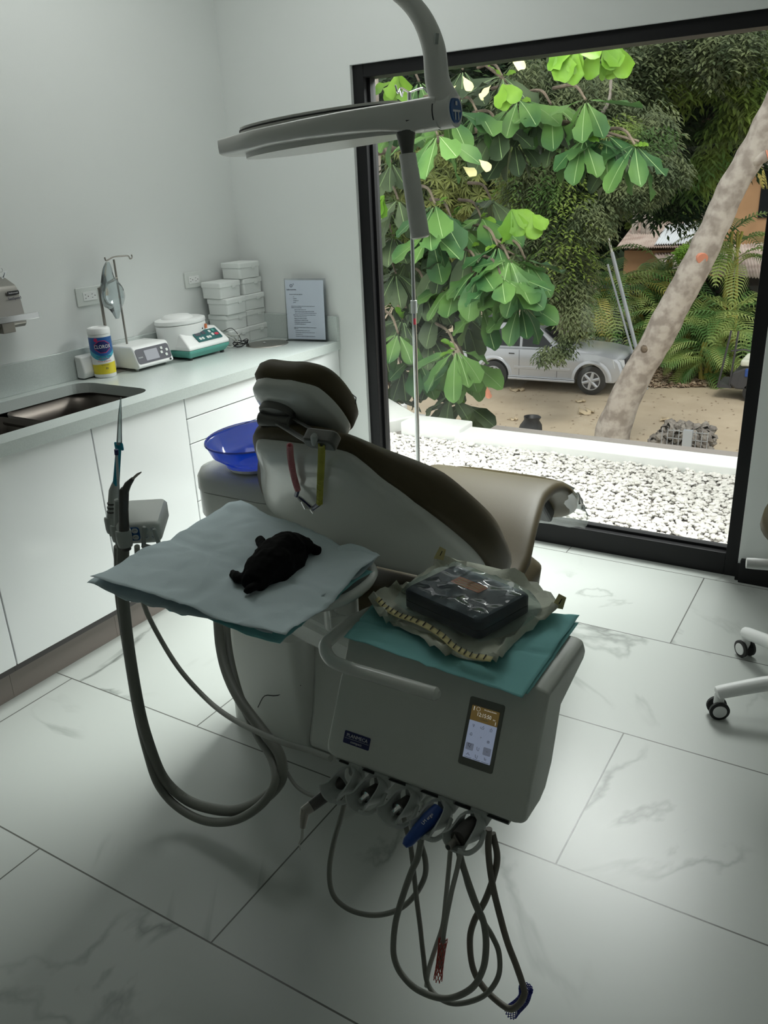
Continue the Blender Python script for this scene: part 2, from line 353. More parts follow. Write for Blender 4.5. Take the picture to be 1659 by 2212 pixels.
for k in range(2, 6):
    cabinet('base_cabinet', lab[k], E_[k], E_[k+1], [('door', .149, .862)])
cabinet('base_cabinet', 'gloss white cabinet with stacked drawers behind the blue bowl', 2.306, 2.86, [('drawer', .774, .862), ('drawer', .669, .774), ('drawer', .42, .669), ('drawer', .149, .42)])
cabinet('base_cabinet', 'gloss white cabinet behind the headrest, next to the window wall', 2.86, WY-.002, [('door', .149, .862)])
# worktop: slab with a sink cut-out, bin opening
SK = (-2.66, 1.78, .42, .92)   # sink centre x,y and size x,y
def slab_hole(b, X0, X1, Y0, Y1, Z0, Z1, loop):
    cx = sum(p[0] for p in loop)/len(loop); cy = sum(p[1] for p in loop)/len(loop); out = []
    for x, y in loop:
        dx, dy = x-cx, y-cy; ts = []
        if dx > 1e-9: ts.append((X1-cx)/dx)
        if dx < -1e-9: ts.append((X0-cx)/dx)
        if dy > 1e-9: ts.append((Y1-cy)/dy)
        if dy < -1e-9: ts.append((Y0-cy)/dy)
        t = min(ts); out.append((cx+dx*t, cy+dy*t))
    # force the four corners onto nearest outer samples
    for c in ((X0, Y0), (X0, Y1), (X1, Y0), (X1, Y1)):
        i = min(range(len(out)), key=lambda k: (out[k][0]-c[0])**2+(out[k][1]-c[1])**2); out[i] = c
    A = [(x, y, Z1) for x, y in out]; Bq = [(x, y, Z1) for x, y in loop]; C = [(x, y, Z0) for x, y in loop]; D = [(x, y, Z0) for x, y in out]
    b.ring([A, Bq, C, D, A], False, False)
sl = [(SK[0]+u, SK[1]+v) for u, v in rrect(SK[2], SK[3], .075, 7)]
ct = thing('countertop', 'pale quartz worktop running along the left wall to the window wall', 'countertop', (WX+.3, 1.5, .87))
b = B(); slab_hole(b, WX+.002, KX+.012, 1.2, 2.42, CT-.042, CT, sl)
b.bb(WX+.002, KX+.012, .2, 1.2, CT-.042, CT); b.bb(WX+.002, KX+.012, 2.42, WY-.002, CT-.042, CT)
obj('slab', b, 'quartz', ct, smooth=0)
b = B(); b.bb(WX+.001, WX+.021, .2, WY-.002, CT, CT+.122); b.bb(WX+.021, KX+.012, WY-.022, WY-.002, CT, CT+.122)
struct('trim_2', b, 'quartz', smooth=0, bevel=.0015)
# sink
sk = thing('sink', 'double-bowl undermount stainless steel sink in the worktop', 'sink', (SK[0], SK[1], CT-.2))
def bowl(y0_, y1_):
    b = B(); L = []
    for s_, z, rr in ((1.0, CT-.043, .07), (.985, CT-.12, .07), (.95, CT-.19, .07), (.86, CT-.205, .08)):
        L.append([(SK[0]+u, (y0_+y1_)/2+v, z) for u, v in rrect(SK[2]*s_+.012, (y1_-y0_)*s_, rr, 6)])
    b.ring(L, False, True); return b
ym = 1.83
for n_, a_, c_ in (('bowl', SK[1]-SK[3]/2-.006, ym-.012), ('bowl', ym+.012, SK[1]+SK[3]/2+.006)):
    o = obj(n_, bowl(a_, c_), 'sink_steel', sk, solid=-.0015)
b = B(); b.bb(SK[0]-SK[2]/2-.004, SK[0]+SK[2]/2+.004, ym-.016, ym+.016, CT-.075, CT-.06); obj('divider', b, 'sink_steel', sk, smooth=0, bevel=.004)
for yy in (1.57, 2.04):
    b = B().lathe([(.045, CT-.204), (.045, CT-.2), (.03, CT-.2), (.028, CT-.206)], (SK[0], yy, 0)); obj('drain', b, 'dull_steel', sk)
# faucet base just inside the frame
t = thing('faucet', 'dark faucet behind the sink, cut off by the left frame edge', 'faucet', (-2.885, 1.775, CT))
obj('base', B().lathe([(.026, 0), (.026, .03), (.018, .04), (.016, .13), (0, .135)], (-2.885, 1.775, CT)), 'gunmetal', t)
obj('spout', B().tube(spline([(-2.885, 1.765, CT+.12), (-2.885, 1.74, CT+.2), (-2.84, 1.71, CT+.25), (-2.78, 1.69, CT+.23), (-2.76, 1.68, CT+.18)]), .011), 'gunmetal', t)
# bin lid set in the worktop
t = thing('waste_lid', 'round brushed steel bin lid set flush in the worktop corner', 'lid', (-2.66, 3.215, CT))
obj('disc', B().lathe([(.104, .0005), (.104, .003), (.098, .0045), (0, .0045)], (-2.66, 3.215, CT), 40, sx=.95, sy=1.0), 'steel', t)
obj('rim', B().ring([[(-2.66+r*math.cos(a*math.pi/20)*.95, 3.215+r*math.sin(a*math.pi/20), CT+z) for a in range(40)] for r, z in ((.104, .0006), (.107, .004), (.110, .0006))], False, False), 'dull_steel', t)
obj('knob', B().lathe([(.008, 0), (.008, .006), (.004, .009), (0, .009)], (-2.665, 3.2, CT+.0045), 12), 'chrome', t)
# ---------------------------------------------------------------- outlets
for (ya, yb, za, zb, lb) in ((2.344, 2.480, 1.194, 1.270, 'white double outlet on the wall above the disinfectant tub'), (2.988, 3.104, 1.195, 1.268, 'white double outlet on the wall above the centrifuge, left of the boxes')):
    yc, zc = (ya+yb)/2, (za+zb)/2; t = thing('wall_outlet', lb, 'outlet', (WX, yc, zc), 0, 'white wall outlets above the worktop')
    obj('face_plate', B().bb(WX+.001, WX+.008, ya, yb, za, zb), 'plastic', t, smooth=0, bevel=.002)
    obj('socket_insert', B().bb(WX+.008, WX+.0105, yc-.036, yc+.036, zc-.018, zc+.018), 'white', t, smooth=0, bevel=.001)
    F = frame((WX+.0105, yc, zc), (0, 1, 0), (0, 0, 1)); b = B()
    for s_ in (-.018, .018):
        rq(b, F, s_-.006, .007, .006, .002); rq(b, F, s_-.006, -.007, .006, .002); rq(b, F, s_+.008, 0, .004, .004)
    obj('socket_slots', b, 'seam', t, smooth=0)
# ---------------------------------------------------------------- dispenser
t = thing('paper_towel_dispenser', 'stainless steel wall dispenser at the left frame edge', 'dispenser', (WX, 1.9, 1.15))
x0_, x1_ = WX+.001, WX+.115
pr = [(0, 1.172), (.1, 1.172), (.112, 1.185), (.098, 1.305), (.085, 1.325), (.03, 1.352), (0, 1.352)]
b = B(); b.ring([[(WX+.001+u, y, z) for u, z in pr] for y in (1.70, 2.012)]); obj('housing', b, 'steel', t, smooth=30, bevel=.003)
b = B(); b.bb(WX+.02, WX+.155, 1.68, 2.04, 1.205, 1.216); b.bb(WX+.148, WX+.156, 1.68, 2.04, 1.2, 1.224); obj('ledge', b, 'chrome', t, smooth=0, bevel=.002)
b = B(); b.bb(WX+.06, WX+.118, 1.9, 1.955, 1.158, 1.2); obj('lever', b, 'dull_steel', t, smooth=0, bevel=.003)
F = frame(P(27, 640, 0, WX+.107), (0, 1, 0), (-.1, 0, 1))
b = B(); rq(b, F, .006, .012, .05, .014, .0012); obj('badge', b, 'black', t, smooth=0)
text('badge_text', 'Rubbermaid', .008, F(.006, .012, .0014), (0, 1, 0), (-.1, 0, 1), 'ink_pale', t, align='CENTER')
text('maker_text', 'SaniSpend', .014, F(.006, -.008, .0012), (0, 1, 0), (-.1, 0, 1), 'ink', t, align='CENTER')
k = thing('key_ring', 'two small keys in the lock on top of the steel dispenser', 'keys', (WX+.06, 1.88, 1.35))
kk = P(2, 588, 0, WX+.07); 
obj('ring', B().tube([kk+Vector((0, .008*math.cos(a), .008+.008*math.sin(a))) for a in [i*math.pi/6 for i in range(13)]], .0012, 6), 'chrome', k)
for dy, dz in ((.016, -.02), (.006, -.024)):
    b = B(); d = Vector((.012, dy, dz)); b.box(kk+d*.5, (.002, .006, .026), Matrix.Rotation(-.5-dy*10, 3, 'X')); obj('key', b, 'chrome', k, smooth=0)

# ---------------------------------------------------------------- canister of wipes
c = Vector((-2.853, 2.352, CT)); R0 = .0455; Hc = .212
t = thing('wipes_canister', 'white tub of disinfecting wipes with blue and yellow label', 'canister', c)
obj('tub', B().lathe([(.040, 0), (R0-.0015, .004), (R0, .008), (R0, .182), (R0-.002, .184)], c, 36), 'white', t)
obj('lid', B().lathe([(R0+.001, .184), (R0+.001, .203), (R0-.002, .208), (R0-.012, .211), (R0-.014, .207), (0, .207)], c, 36), 'white', t)
fa = math.atan2(-c.y, -c.x)+.12    # faces the room
def wrap(u, v, w=0):               # u metres round the tub, v up
    a = fa+u/(R0+.0006); r = R0+.0006+w; return c+Vector((r*math.cos(a), r*math.sin(a), v))
def wband(name, m, u0, u1, lo, hi, n=40, w=0, parent=None):
    b = B(); r_ = []
    for i in range(n+1):
        u = u0+(u1-u0)*i/n; a, h = lo(u), hi(u); r_.append([wrap(u, a+(h-a)*k/6, w) for k in range(7)])
    b.ring(r_, False, False, closed=False); return obj(name, b, m, parent or t, smooth=60)
cv = lambda u: .100-.018*math.cos(u/.032)*(1 if abs(u) < .1 else 0)
lbl = wband('label', 'white', -.12, .12, lambda u: .018, lambda u: .172)
wband('blue_field', 'lbl_blue', -.12, .12, lambda u: cv(u)+.012, lambda u: .172, w=.0003, parent=lbl)
wband('cyan_swoosh', 'lbl_cyan', -.12, .12, lambda u: cv(u)-.006+.004*math.sin(u*30), lambda u: cv(u)+.013, w=.0004, parent=lbl)
wband('yellow_field', 'lbl_yellow', -.12, .12, lambda u: .018, lambda u: .062+.004*math.sin(u*25), w=.0003, parent=lbl)
hexa = lambda k: (lambda u: .133+k*(.026 if abs(u) < .012 else .026-.016*(abs(u)-.012)/.022))
wband('logo_edge', 'lbl_crimson', -.034, .034, hexa(-1), hexa(1), 24, .0006, lbl)
hex2 = lambda k: (lambda u: .133+k*(.0235 if abs(u) < .011 else .0235-.0155*(abs(u)-.011)/.021))
wband('logo_field', 'lbl_navy', -.032, .032, hex2(-1), hex2(1), 24, .0009, lbl)
def wraptext(name, s, size, v, m, xs=1, w=.0012, u=0):
    o = text(name, s, size, (0, 0, 0), (1, 0, 0), (0, 1, 0), m, None, .0001, 'CENTER', xs)
    for vv in o.data.vertices: vv.co = wrap(u+vv.co.x, v+vv.co.y, w+vv.co.z)
    o.parent = lbl; return o
wraptext('brand_text', 'CLOROX', .0215, .133, 'white', .78, .0014)
wraptext('line_text', 'Disinfecting Wipes', .0085, .093, 'ink', .95)
wraptext('line_text', 'Kills 99.9% of', .009, .083, 'lbl_crimson', .95)
wraptext('line_text', 'Viruses & Bacteria', .008, .073, 'lbl_crimson', .95)
wraptext('line_text', 'NET 85 WIPES', .005, .056, 'ink')
wraptext('count_text', '85', .012, .042, 'ink', u=.006)
b = B(); b.lathe([(.008, 0), (.008, .0006), (0, .0006)], wrap(-.024, .162, 0), 14, wrap(-.024, .1, 1)-wrap(-.024, .1, 0)); obj('round_seal', b, 'lbl_crimson', lbl)
# ---------------------------------------------------------------- control box
t = thing('implant_motor_unit', 'white tabletop control box with grey sloping display beside the wipes tub', 'device', (-2.86, 2.57, CT))
ya, yb = 2.462, 2.672
prf = [(-2.935, .012), (-2.775, .012), (-2.762, .020), (-2.79, .100), (-2.80, .108), (-2.935, .108)]
b = B(); b.ring([[(x, y, CT+z) for x, z in prf] for y in (ya, yb)]); obj('casing', b, 'white', t, smooth=30, bevel=.008, seg=3)
ux = Vector((0, 1, 0)); uy = Vector((-.028, 0, .08)).normalized(); F = frame(Vector((-2.776, (ya+yb)/2, CT+.06)), ux, uy)
b = B(); b.prism(rrect(.196, .066, .012, 5, 0, .004), F, -.001, .0022); fp = obj('display_panel', b, 'panel_grey', t, smooth=30)
b = B(); b.prism(rrect(.078, .046, .002, 2, -.012, .003), F, .002, .003); obj('display', b, 'lcd', fp, smooth=0)
for q, (u, v) in enumerate(((.052, .020), (.046, .002), (.080, .008), (.070, -.012))):
    b = B(); b.prism(rrect(.013, .012, .003, 3, u, v), F, .002, .0045); obj('button', b, 'plastic', fp, smooth=0)
text('maker_text', 'nuvo', .013, F(-.078, .0, .0026), ux, uy, 'ink_pale', fp, align='CENTER')
obj('power_socket', B().cyl(F(.085, -.036, .000), F(.085, -.036, .003), .005), 'black', t)
for y in (ya+.02, yb-.02):
    for x in (-2.92, -2.80): obj('foot', B().cyl((x, y, CT), (x, y, CT+.0135), .007), 'grey_plastic', t)
b = B(); b.ring([[(x, y, CT+z) for x, z in ((-2.925, .004), (-2.885, .004), (-2.872, .03), (-2.885, .095), (-2.925, .1))] for y in (2.262, 2.44)])
tag(obj('plastic_case', b, 'white', smooth=30, bevel=.006, seg=3), 'white plastic case mostly hidden behind the wipes tub, its corner showing left of it', 'case')
tag(obj('charging_cable', B().tube(spline([P(150, 805, 2, CT+.003), P(165, 802, 2, CT+.003), P(178, 806, 2, CT+.003), P(184, 812, 2, CT+.003)]), .0022, 8), 'wire'), 'short pale cable end lying left of the wipes tub', 'cable')
# ---------------------------------------------------------------- drip stand on the worktop with bag
px_ = -2.885; top = P(250, 560, 0, px_); fr = P(270, 742, 0, px_); l0 = P(229, 668, 0, px_); l1 = P(238, 745, 0, px_)
t = thing('drip_bag_stand', 'thin steel stand with double hook on the worktop behind the control box', 'stand', (px_, top.y, CT))
yR = (top.y+fr.y)/2
obj('pole', B().tube([(px_, yR, CT+.006), (px_, yR, top.z)], .0045, 10), 'dull_steel', t)
obj('pole', B().tube([(px_, l1.y-.01, CT+.006), (px_, l1.y-.01, l0.z+.09), (px_, yR, l0.z+.12)], .0065, 10), 'dull_steel', t)
obj('base_plate', B().bb(px_-.045, px_+.03, l1.y-.05, yR+.06, CT, CT+.006), 'dull_steel', t, smooth=0, bevel=.002)
z = top.z; hk = [P(226, 556, 0, px_), P(229, 563, 0, px_), P(236, 560, 0, px_), P(246, 555, 0, px_), P(266, 553, 0, px_), P(277, 553, 0, px_), P(281, 559, 0, px_), P(285, 556, 0, px_), P(284, 550, 0, px_)]
obj('hook_bar', B().tube(spline(hk, 5), .0032, 8), 'dull_steel', t)
b = B(); rings = []; bagp = ((232, 566, 6, .004), (232, 580, 16, .008), (233, 600, 22, .012), (240, 622, 36, .020), (244, 642, 40, .024), (246, 658, 34, .014), (250, 668, 20, .006), (254, 688, 6, .003))
bs_ = spline([Vector(q[:3]) for q in bagp], 4); bd_ = spline([Vector((q[3], 0, 0)) for q in bagp], 4)
for (px, py, w_), d_ in [(tuple(a_), max(.002, c_.x)) for a_, c_ in zip(bs_, bd_)]:
    cc = P(px, py, 0, px_+.03); s = dep(cc)/FPX
    rings.append([cc+Vector((d_*math.sin(a), w_*.78*s*math.cos(a)*(1+.07*math.sin(a*5+py*.05)), 0)) for a in [k*math.pi/9 for k in range(18)]])
b.ring(rings)
tag(obj('drip_bag', b, 'iv_plastic', smooth=60), 'crumpled clear drip bag hanging from the small stand hook', 'drip bag')
# ---------------------------------------------------------------- centrifuge
t = thing('centrifuge', 'round white benchtop centrifuge on a teal base with sloping keypad', 'centrifuge', (-2.83, 2.88, CT))
X0, X1, Y0, Y1 = -2.925, -2.712, 2.725, 3.0
b = B(); b.ring([[(x, y, CT+z) for x, y in ((X0+i, Y0+i), (X1-i, Y0+i), (X1-i, Y1-i), (X0+i, Y1-i))] for i, z in ((.02, .01), (.004, .032), (.0, .046))]); obj('base_tray', b, 'teal', t, smooth=0, bevel=.004)
b = B(); b.ring([[(x, y, CT+.046) for x, y in ((X0, Y0), (X1, Y0), (X1, Y1), (X0, Y1))], [(x, y, CT+z) for x, y, z in ((X0, Y0, .062), (X1-.0, Y0, .062), (X1, Y1, .062), (X0, Y1, .062))],
     [(x, y, CT+z) for x, y, z in ((X0+.01, Y0+.02, .125), (X1-.075, Y0+.02, .125), (X1-.075, Y1-.01, .125), (X0+.01, Y1-.01, .125))]]); obj('lower_casing', b, 'white', t, smooth=0, bevel=.008, seg=3)
cx, cy = -2.852, 2.83
obj('drum', B().lathe([(.105, .05), (.108, .12), (.110, .152), (.105, .156)], (cx, cy, CT), 40, sx=.86, sy=1.22), 'white', t)
obj('drum_seam', B().lathe([(.1045, .155), (.1045, .1585)], (cx, cy, CT), 40, sx=.86, sy=1.22), 'seam', t)
ld = obj('lid', B().lathe([(.110, .158), (.112, .162), (.110, .175), (.095, .180), (.09, .1795), (0, .1795)], (cx, cy, CT), 40, sx=.86, sy=1.22), 'white', t)
obj('lid_dome', B().lathe([(.085, .178), (.078, .186), (.066, .193), (.035, .196), (0, .197)], (cx-.01, cy-.008, CT), 32, sx=.8, sy=.95), 'white', ld)
uy = Vector((-.075, 0, .063)).normalized(); F = frame(Vector((X1-.036, 2.875, CT+.094)), (0, 1, 0), uy)
b = B(); b.prism(rrect(.16, .062, .004, 3, .012, 0), F, -.001, .004); kp = obj('keypad', b, 'teal_dark', t, smooth=0)
for u, v, w_, h in ((-.042, .014, .036, .022), (-.002, .016, .024, .02)):
    b = B(); rq(b, F, u, v, w_, h, .005); obj('readout', b, 'panel_grey', kp, smooth=0)
for u, v, mm in ((-.048, -.015, 'plastic'), (-.030, -.015, 'plastic'), (.002, -.015, 'plastic'), (.018, -.015, 'plastic'), (.040, .016, 'plastic'), (.066, .018, 'teal'), (.045, -.004, 'plastic'), (.070, -.006, 'red')):
    b = B(); rq(b, F, u, v, .014 if mm != 'red' else .024, .014, .0055); obj('button', b, mm, kp, smooth=0)
b = B(); b.add([(cx+.1012+.0, cy+.03, CT+.125), (cx+.1, cy+.042, CT+.125), (cx+.1012, cy+.036, CT+.137)], [(0, 1, 2)]); obj('warning_mark', b, 'seam', t, smooth=0)
b = B(); b.bb(cx+.072, cx+.084, cy+.078, cy+.087, CT+.122, CT+.142); obj('brass_sticker', b, 'orange', t, smooth=0)
for x in (X0+.03, X1-.03):
    for y in (Y0+.03, Y1-.03): obj('foot', B().cyl((x, y, CT), (x, y, CT+.012), .01), 'black_rubber', t)
# cables beside the centrifuge
for px, m_, rr, lb in ((0, 'wire', .003, 'loops of pale cable between centrifuge and foam boxes'), (1, 'black', .002, 'tangle of thin black cable right of the centrifuge')):
    pts = []; cc = P(478+px*18, 722+px*18, 2, CT+.03)
    for i in range(26 if px else 16):
        a = i*.95; pts.append(Vector((-2.775+.03*math.cos(a)*(1-.02*i)+(.03 if px else 0), 3.085+.05*math.sin(a)+.03*px, CT+.006+(.03 if not px else .012)*(1+math.sin(a*1.37+1))+(.0))))
    if not px: pts = [Vector((-2.85, 3.03, CT+.06))]+pts
    tag(obj('power_cable', B().tube(spline(pts, 6), rr, 7), m_), lb, 'cable')
b = B().tube(spline([P(483, 715, 0, -2.76), P(500, 709, 0, -2.76), P(514, 722, 0, -2.75), P(521, 735, 0, -2.75), P(524, 747, 2, CT+.003), P(512, 750, 2, CT+.003)], 6), .0016, 7)
tag(obj('thin_cable', b, 'black'), 'single thin black wire arching down beside the foam boxes', 'cable')
# ---------------------------------------------------------------- foam boxes
t = thing('foam_box', 'white lidded box, lowest of the nearer stack', 'box', (0, 0, 0), 0, 'white lidded boxes stacked in the worktop corner')
b = B(); b.ring([[(u, v, z) for u, v in rrect(w_, h_, .012, 4)] for w_, h_, z in ((.122, .146, .001), (.125, .149, .054))]); obj('box_body', b, 'styro', t)
b = B(); b.ring([[(u, v, z) for u, v in rrect(w_, h_, .012, 4)] for w_, h_, z in ((.130, .154, .052), (.131, .155, .072), (.126, .150, .0772))]); obj('lid', b, 'styro', t, bevel=.0015)
obj('latch', B().bb(.0635, .068, .010, .034, .046, .062), 'styro', t, smooth=0, bevel=.001)
BH = .0778; la = ['lowest', 'second from bottom', 'third from bottom', 'topmost', '']
first = True
for i in range(4):
    L = 'white lidded box, %s of the nearer stack of four' % la[i]; loc = (-2.852+.004*i*(-1)**i, 3.172-.008*i, CT+BH*i)
    if first: t.location = loc; t['label'] = L; first = False
    else: dup(t, loc, .03*(-1)**i, L)
lb5 = ['lowest', 'second from bottom', 'middle one', 'fourth from bottom', 'topmost, standing clear above the rest']
for i in range(5): dup(t, (-2.862+.003*(-1)**i, 3.326-.003*i+(-.012 if i == 4 else 0), CT+BH*i), .04*(-1)**(i+1), 'white lidded box, %s of the farther stack of five' % lb5[i])
# ---------------------------------------------------------------- instruction sheet in stand
t = thing('sheet_stand', 'clear upright stand holding a printed instruction sheet, by the bin lid', 'sign', (-2.505, 3.35, CT))
q0, q1, q2, q3 = P(622, 737, 2, CT+.002), P(712, 734, 2, CT+.002), Vector(), Vector()
q0 = Vector((-2.622, 3.338, CT+.001)); q1 = Vector((-2.398, 3.372, CT+.001)); ux = (q1-q0).normalized(); uy = Vector((-.01, .045, 1)).normalized(); uy = (uy-ux*uy.dot(ux)).normalized()
F = frame((q0+q1)/2, ux, uy); 
b = B(); b.prism(rrect(.228, .302, .004, 2, 0, .153), F, -.003, .003); b.prism(rrect(.228, .003, .001, 2, 0, .0015), lambda u, v, w: F(u, v, w), -.05, .02); obj('acrylic_holder', b, 'acrylic', t, smooth=0)
b = B(); b.prism(rrect(.212, .288, .002, 2, -.002, .152), F, .0032, .0042); sh = obj('printed_sheet', b, 'paper', t, smooth=0)
g = F(-.075, .268, .0046)
text('clinic_logo', 'O', .022, g, ux, uy, 'ink', sh, align='CENTER'); text('clinic_logo', '2', .011, F(-.062, .276, .0046), ux, uy, 'ink', sh, align='CENTER')
text('clinic_name', 'Laboratorios', .0105, F(-.075, .251, .0046), ux, uy, 'ink', sh, align='CENTER')
ln = [(.228, -.075, .085, 1), (.216, -.055, .006, 0), (.207, -.055, .022, 0), (.198, -.055, .035, 0), (.189, -.055, .02, 0), (.170, -.068, .15, 1), (.163, -.068, .07, 1), (.153, -.052, .075, 0), (.145, -.05, .12, 0), (.137, -.05, .14, 0), (.128, -.06, .145, 0),
      (.119, -.055, .085, 0), (.110, -.055, .08, 1), (.101, -.055, .085, 1), (.092, -.055, .105, 1), (.083, -.055, .075, 1), (.066, -.06, .14, 1), (.059, -.06, .03, 1), (.050, -.052, .09, 0), (.041, -.052, .12, 0), (.032, -.052, .045, 0), (.022, -.052, .12, 1)]
words = ['instrucciones', 'para el', 'equipo', 'de suero', 'colocar', 'los tubos', 'en orden', 'cerrar', 'tapa', 'y esperar', 'el tiempo', 'indicado', 'luego', 'retirar', 'con cuidado']
rs = random.Random(3)
for v, u, w_, bold in ln:
    s_ = ''
    while len(s_)*.0024 < w_: s_ += (' ' if s_ else '')+rs.choice(words)
    s_ = s_[:max(2, int(w_/.0024))]
    text('printed_line', s_, .0052, F(u-.012, v, .0046), ux, uy, 'ink', sh, depth=.0002 if not bold else .0003)
# ================================================================ PATIENT CHAIR
XC = -1.085
ANG = math.radians(48); CV = Vector((0, -math.cos(ANG), math.sin(ANG))); CN = Vector((0, math.sin(ANG), math.cos(ANG)))  # along back, towards the sitter
BP = Vector((XC, 1.85, .55))
def BK(u, v, w=0):
    v2 = v; bend = 0
    return BP+Vector((u+.05*(v-.25), 0, 0))+CV*v2+CN*w
def BKp(px, py, w):   # point on the back plane offset w behind it
    d = _f + CR*((px-829.5)/FPX) - CU*((py-1106)/FPX); O = BP+CN*w; return EYE+d*((O-EYE).dot(CN)/d.dot(CN))
def sym(half):   # half outline (u>=0) from bottom to top -> closed smooth loop
    pts = [Vector((u, v, 0)) for u, v in half]; full = spline(pts, 4)
    out = [(p.x, p.y) for p in full]+[(-p.x, p.y) for p in reversed(full)]
    return out
def scaled(o, s, cx=0, cy=.4, d=0):
    return [(cx+(u-cx)*s, cy+(v-cy)*s) for u, v in o]
def inset(o, d):
    if abs(d) > .009:
        vs_ = [p[1] for p in o]; cv_ = (min(vs_)+max(vs_))/2; hu = max(p[0] for p in o); hv = (max(vs_)-min(vs_))/2; k = abs(d)
        return [(u*(1-k/hu*.8), cv_+(v-cv_)*(1-k/hv)) for u, v in o]
    n = len(o); out = []
    for i in range(n):
        a = Vector(o[i-1]); c_ = Vector(o[(i+1) % n]); t = (c_-a)
        if t.length < 1e-9: out.append(o[i]); continue
        t.normalize(); nn = Vector((-t.y, t.x)); out.append((o[i][0]+nn.x*d, o[i][1]+nn.y*d))
    return out
chair = thing('dental_chair', 'olive-brown reclined dental chair with pale shell back, facing the window', 'dental chair', (XC, 2.0, 0))
shell_h = [(.02, .075), (.20, .08), (.285, .13), (.315, .22), (.312, .30), (.285, .40), (.235, .51), (.180, .61), (.150, .68), (.120, .722), (.06, .733), (.01, .734)]
cush_h = [(.02, -.02), (.20, -.02), (.29, .02), (.335, .10), (.345, .22), (.338, .31), (.310, .40), (.262, .51), (.205, .60), (.170, .68), (.125, .738), (.07, .757), (.01, .76)]
so, co = sym(shell_h), sym(cush_h)
nrm = 1 if sum(co[i][0]*co[(i+1) % len(co)][1]-co[(i+1) % len(co)][0]*co[i][1] for i in range(len(co))) > 0 else -1
def cpt(u, v, w): # cushion curves forward into the seat at its foot
    k = max(0, .16-v)/.16; q = max(0, min(1, (v-.48)/.26)); return BK(u, v, w*1.32*(1-.56*q*q*(3-2*q))+.05*k*k)
rings = [[cpt(u, v, w) for u, v in inset(co, nrm*d)] for d, w in ((.09, .004), (.03, -.004), (.008, .004), (.0, .02), (.0, .045), (.008, .062), (.025, .074), (.06, .08), (.11, .078))]
b = B().ring(rings); obj('backrest', b, 'leather', chair, smooth=80)
rings = [[BK(u, v, w) for u, v in inset(so, nrm*d)] for d, w in ((.0, .03), (.0, -.004), (.004, -.014), (.014, -.021), (.04, -.028), (.09, -.034))]
b = B().ring(rings); sh = obj('backrest_shell', b, 'shell', chair, smooth=80)
# seat cushion + leg rest (profile along y, z ; half width per station)
st = [(1.80, .52, .25), (1.92, .525, .275), (2.05, .555, .275), (2.2, .62, .265), (2.36, .655, .255), (2.5, .655, .25), (2.6, .628, .25), (2.68, .582, .25), (2.75, .525, .245), (2.80, .47, .235), (2.83, .435, .20)]
# widths: profile lines of the leg rest
pc = spline([Vector((s[2], s[0], s[1])) for s in st], 3); rings = []
for i, q in enumerate(pc):
    a = pc[max(i-1, 0)]; c_ = pc[min(i+1, len(pc)-1)]; t = Vector((0, c_.y-a.y, c_.z-a.z)).normalized(); n_ = Vector((0, -t.z, t.y))
    th = .085 if q.y < 2.3 else .085-.035*min(1, (q.y-2.3)/.45); hw = q.x; ctr = Vector((-1.13+(.045 if q.y < 2.1 else .045*max(0, (2.4-q.y)/.3)), q.y, q.z))
    rr = []
    for k in range(24):
        A = 2*math.pi*k/24; cu, cw = math.cos(A), math.sin(A); e = .45
        rr.append(ctr+Vector((math.copysign(abs(cu)**e, cu)*hw, 0, 0))+n_*(math.copysign(abs(cw)**.6, cw)*th/2-th/2+ .012*(cu*cu)))
    rings.append(rr)
b = B().ring(rings); obj('seat_and_legrest', b, 'leather', chair, smooth=80)
# clear foot cover
rings = []
for i in range(9):
    k = i/8; y = 2.66+.20*k; z = .60-.175*k**1.15; hw = .262-.0*k
    rr = []
    for j in range(22):
        A = math.pi*2*j/22; cu, cw = math.cos(A), math.sin(A); jj = noise.noise(Vector((i*.7, j*1.3, 2)))
        droop = .045*k if cw < 0 else 0
        rr.append(Vector((-1.13+math.copysign(abs(cu)**.4, cu)*(hw+.008*jj), y+.012*jj, z+.005+cw*.036-.028-droop*(.5+jj))))
    rings.append(rr)
b = B().ring(rings, False, True); obj('foot_cover', b, 'film_clear', chair, smooth=30)
b = B()
for k in (0, 1): b.tube(spline([(-1.39, 2.735+.035*k, .50-.03*k), (-1.36, 2.745+.035*k, .545-.03*k), (-1.13, 2.75+.035*k, .548-.03*k), (-.90, 2.745+.035*k, .545-.03*k), (-.868, 2.735+.035*k, .50-.03*k)], 5), .004, 6)
obj('chrome_foot_band', b, 'chrome', chair)
b = B(); b.box((-1.12, 2.70, .475), (.30, .14, .05), Matrix.Rotation(-.8, 3, 'X')); obj('legrest_underside', b, 'black', chair, smooth=0, bevel=.01)
# underside, column and floor plate
b = B(); b.ring([[(XC+u, 2.02+v, z) for u, v in rrect(w_, h_, .06, 5)] for w_, h_, z in ((.26, .36, .28), (.36, .44, .36), (.38, .46, .43))]); obj('seat_pan', b, 'shell', chair, smooth=50)
b = B(); b.ring([[(XC+.01+u, 1.96+v, z) for u, v in rrect(w_, h_, .08, 6)] for w_, h_, z in ((.50, .46, .425), (.55, .52, .44), (.56, .53, .50), (.50, .46, .545))]); obj('seat_cushion', b, 'leather', chair, smooth=60)
b = B(); b.ring([[(-1.22+u, 2.0+v, z) for u, v in rrect(w_, h_, .05, 5)] for w_, h_, z in ((.42, .66, 0), (.42, .66, .05), (.30, .40, .09), (.22, .26, .16), (.22, .26, .34))]); obj('chair_column', b, 'shell', chair, smooth=50)
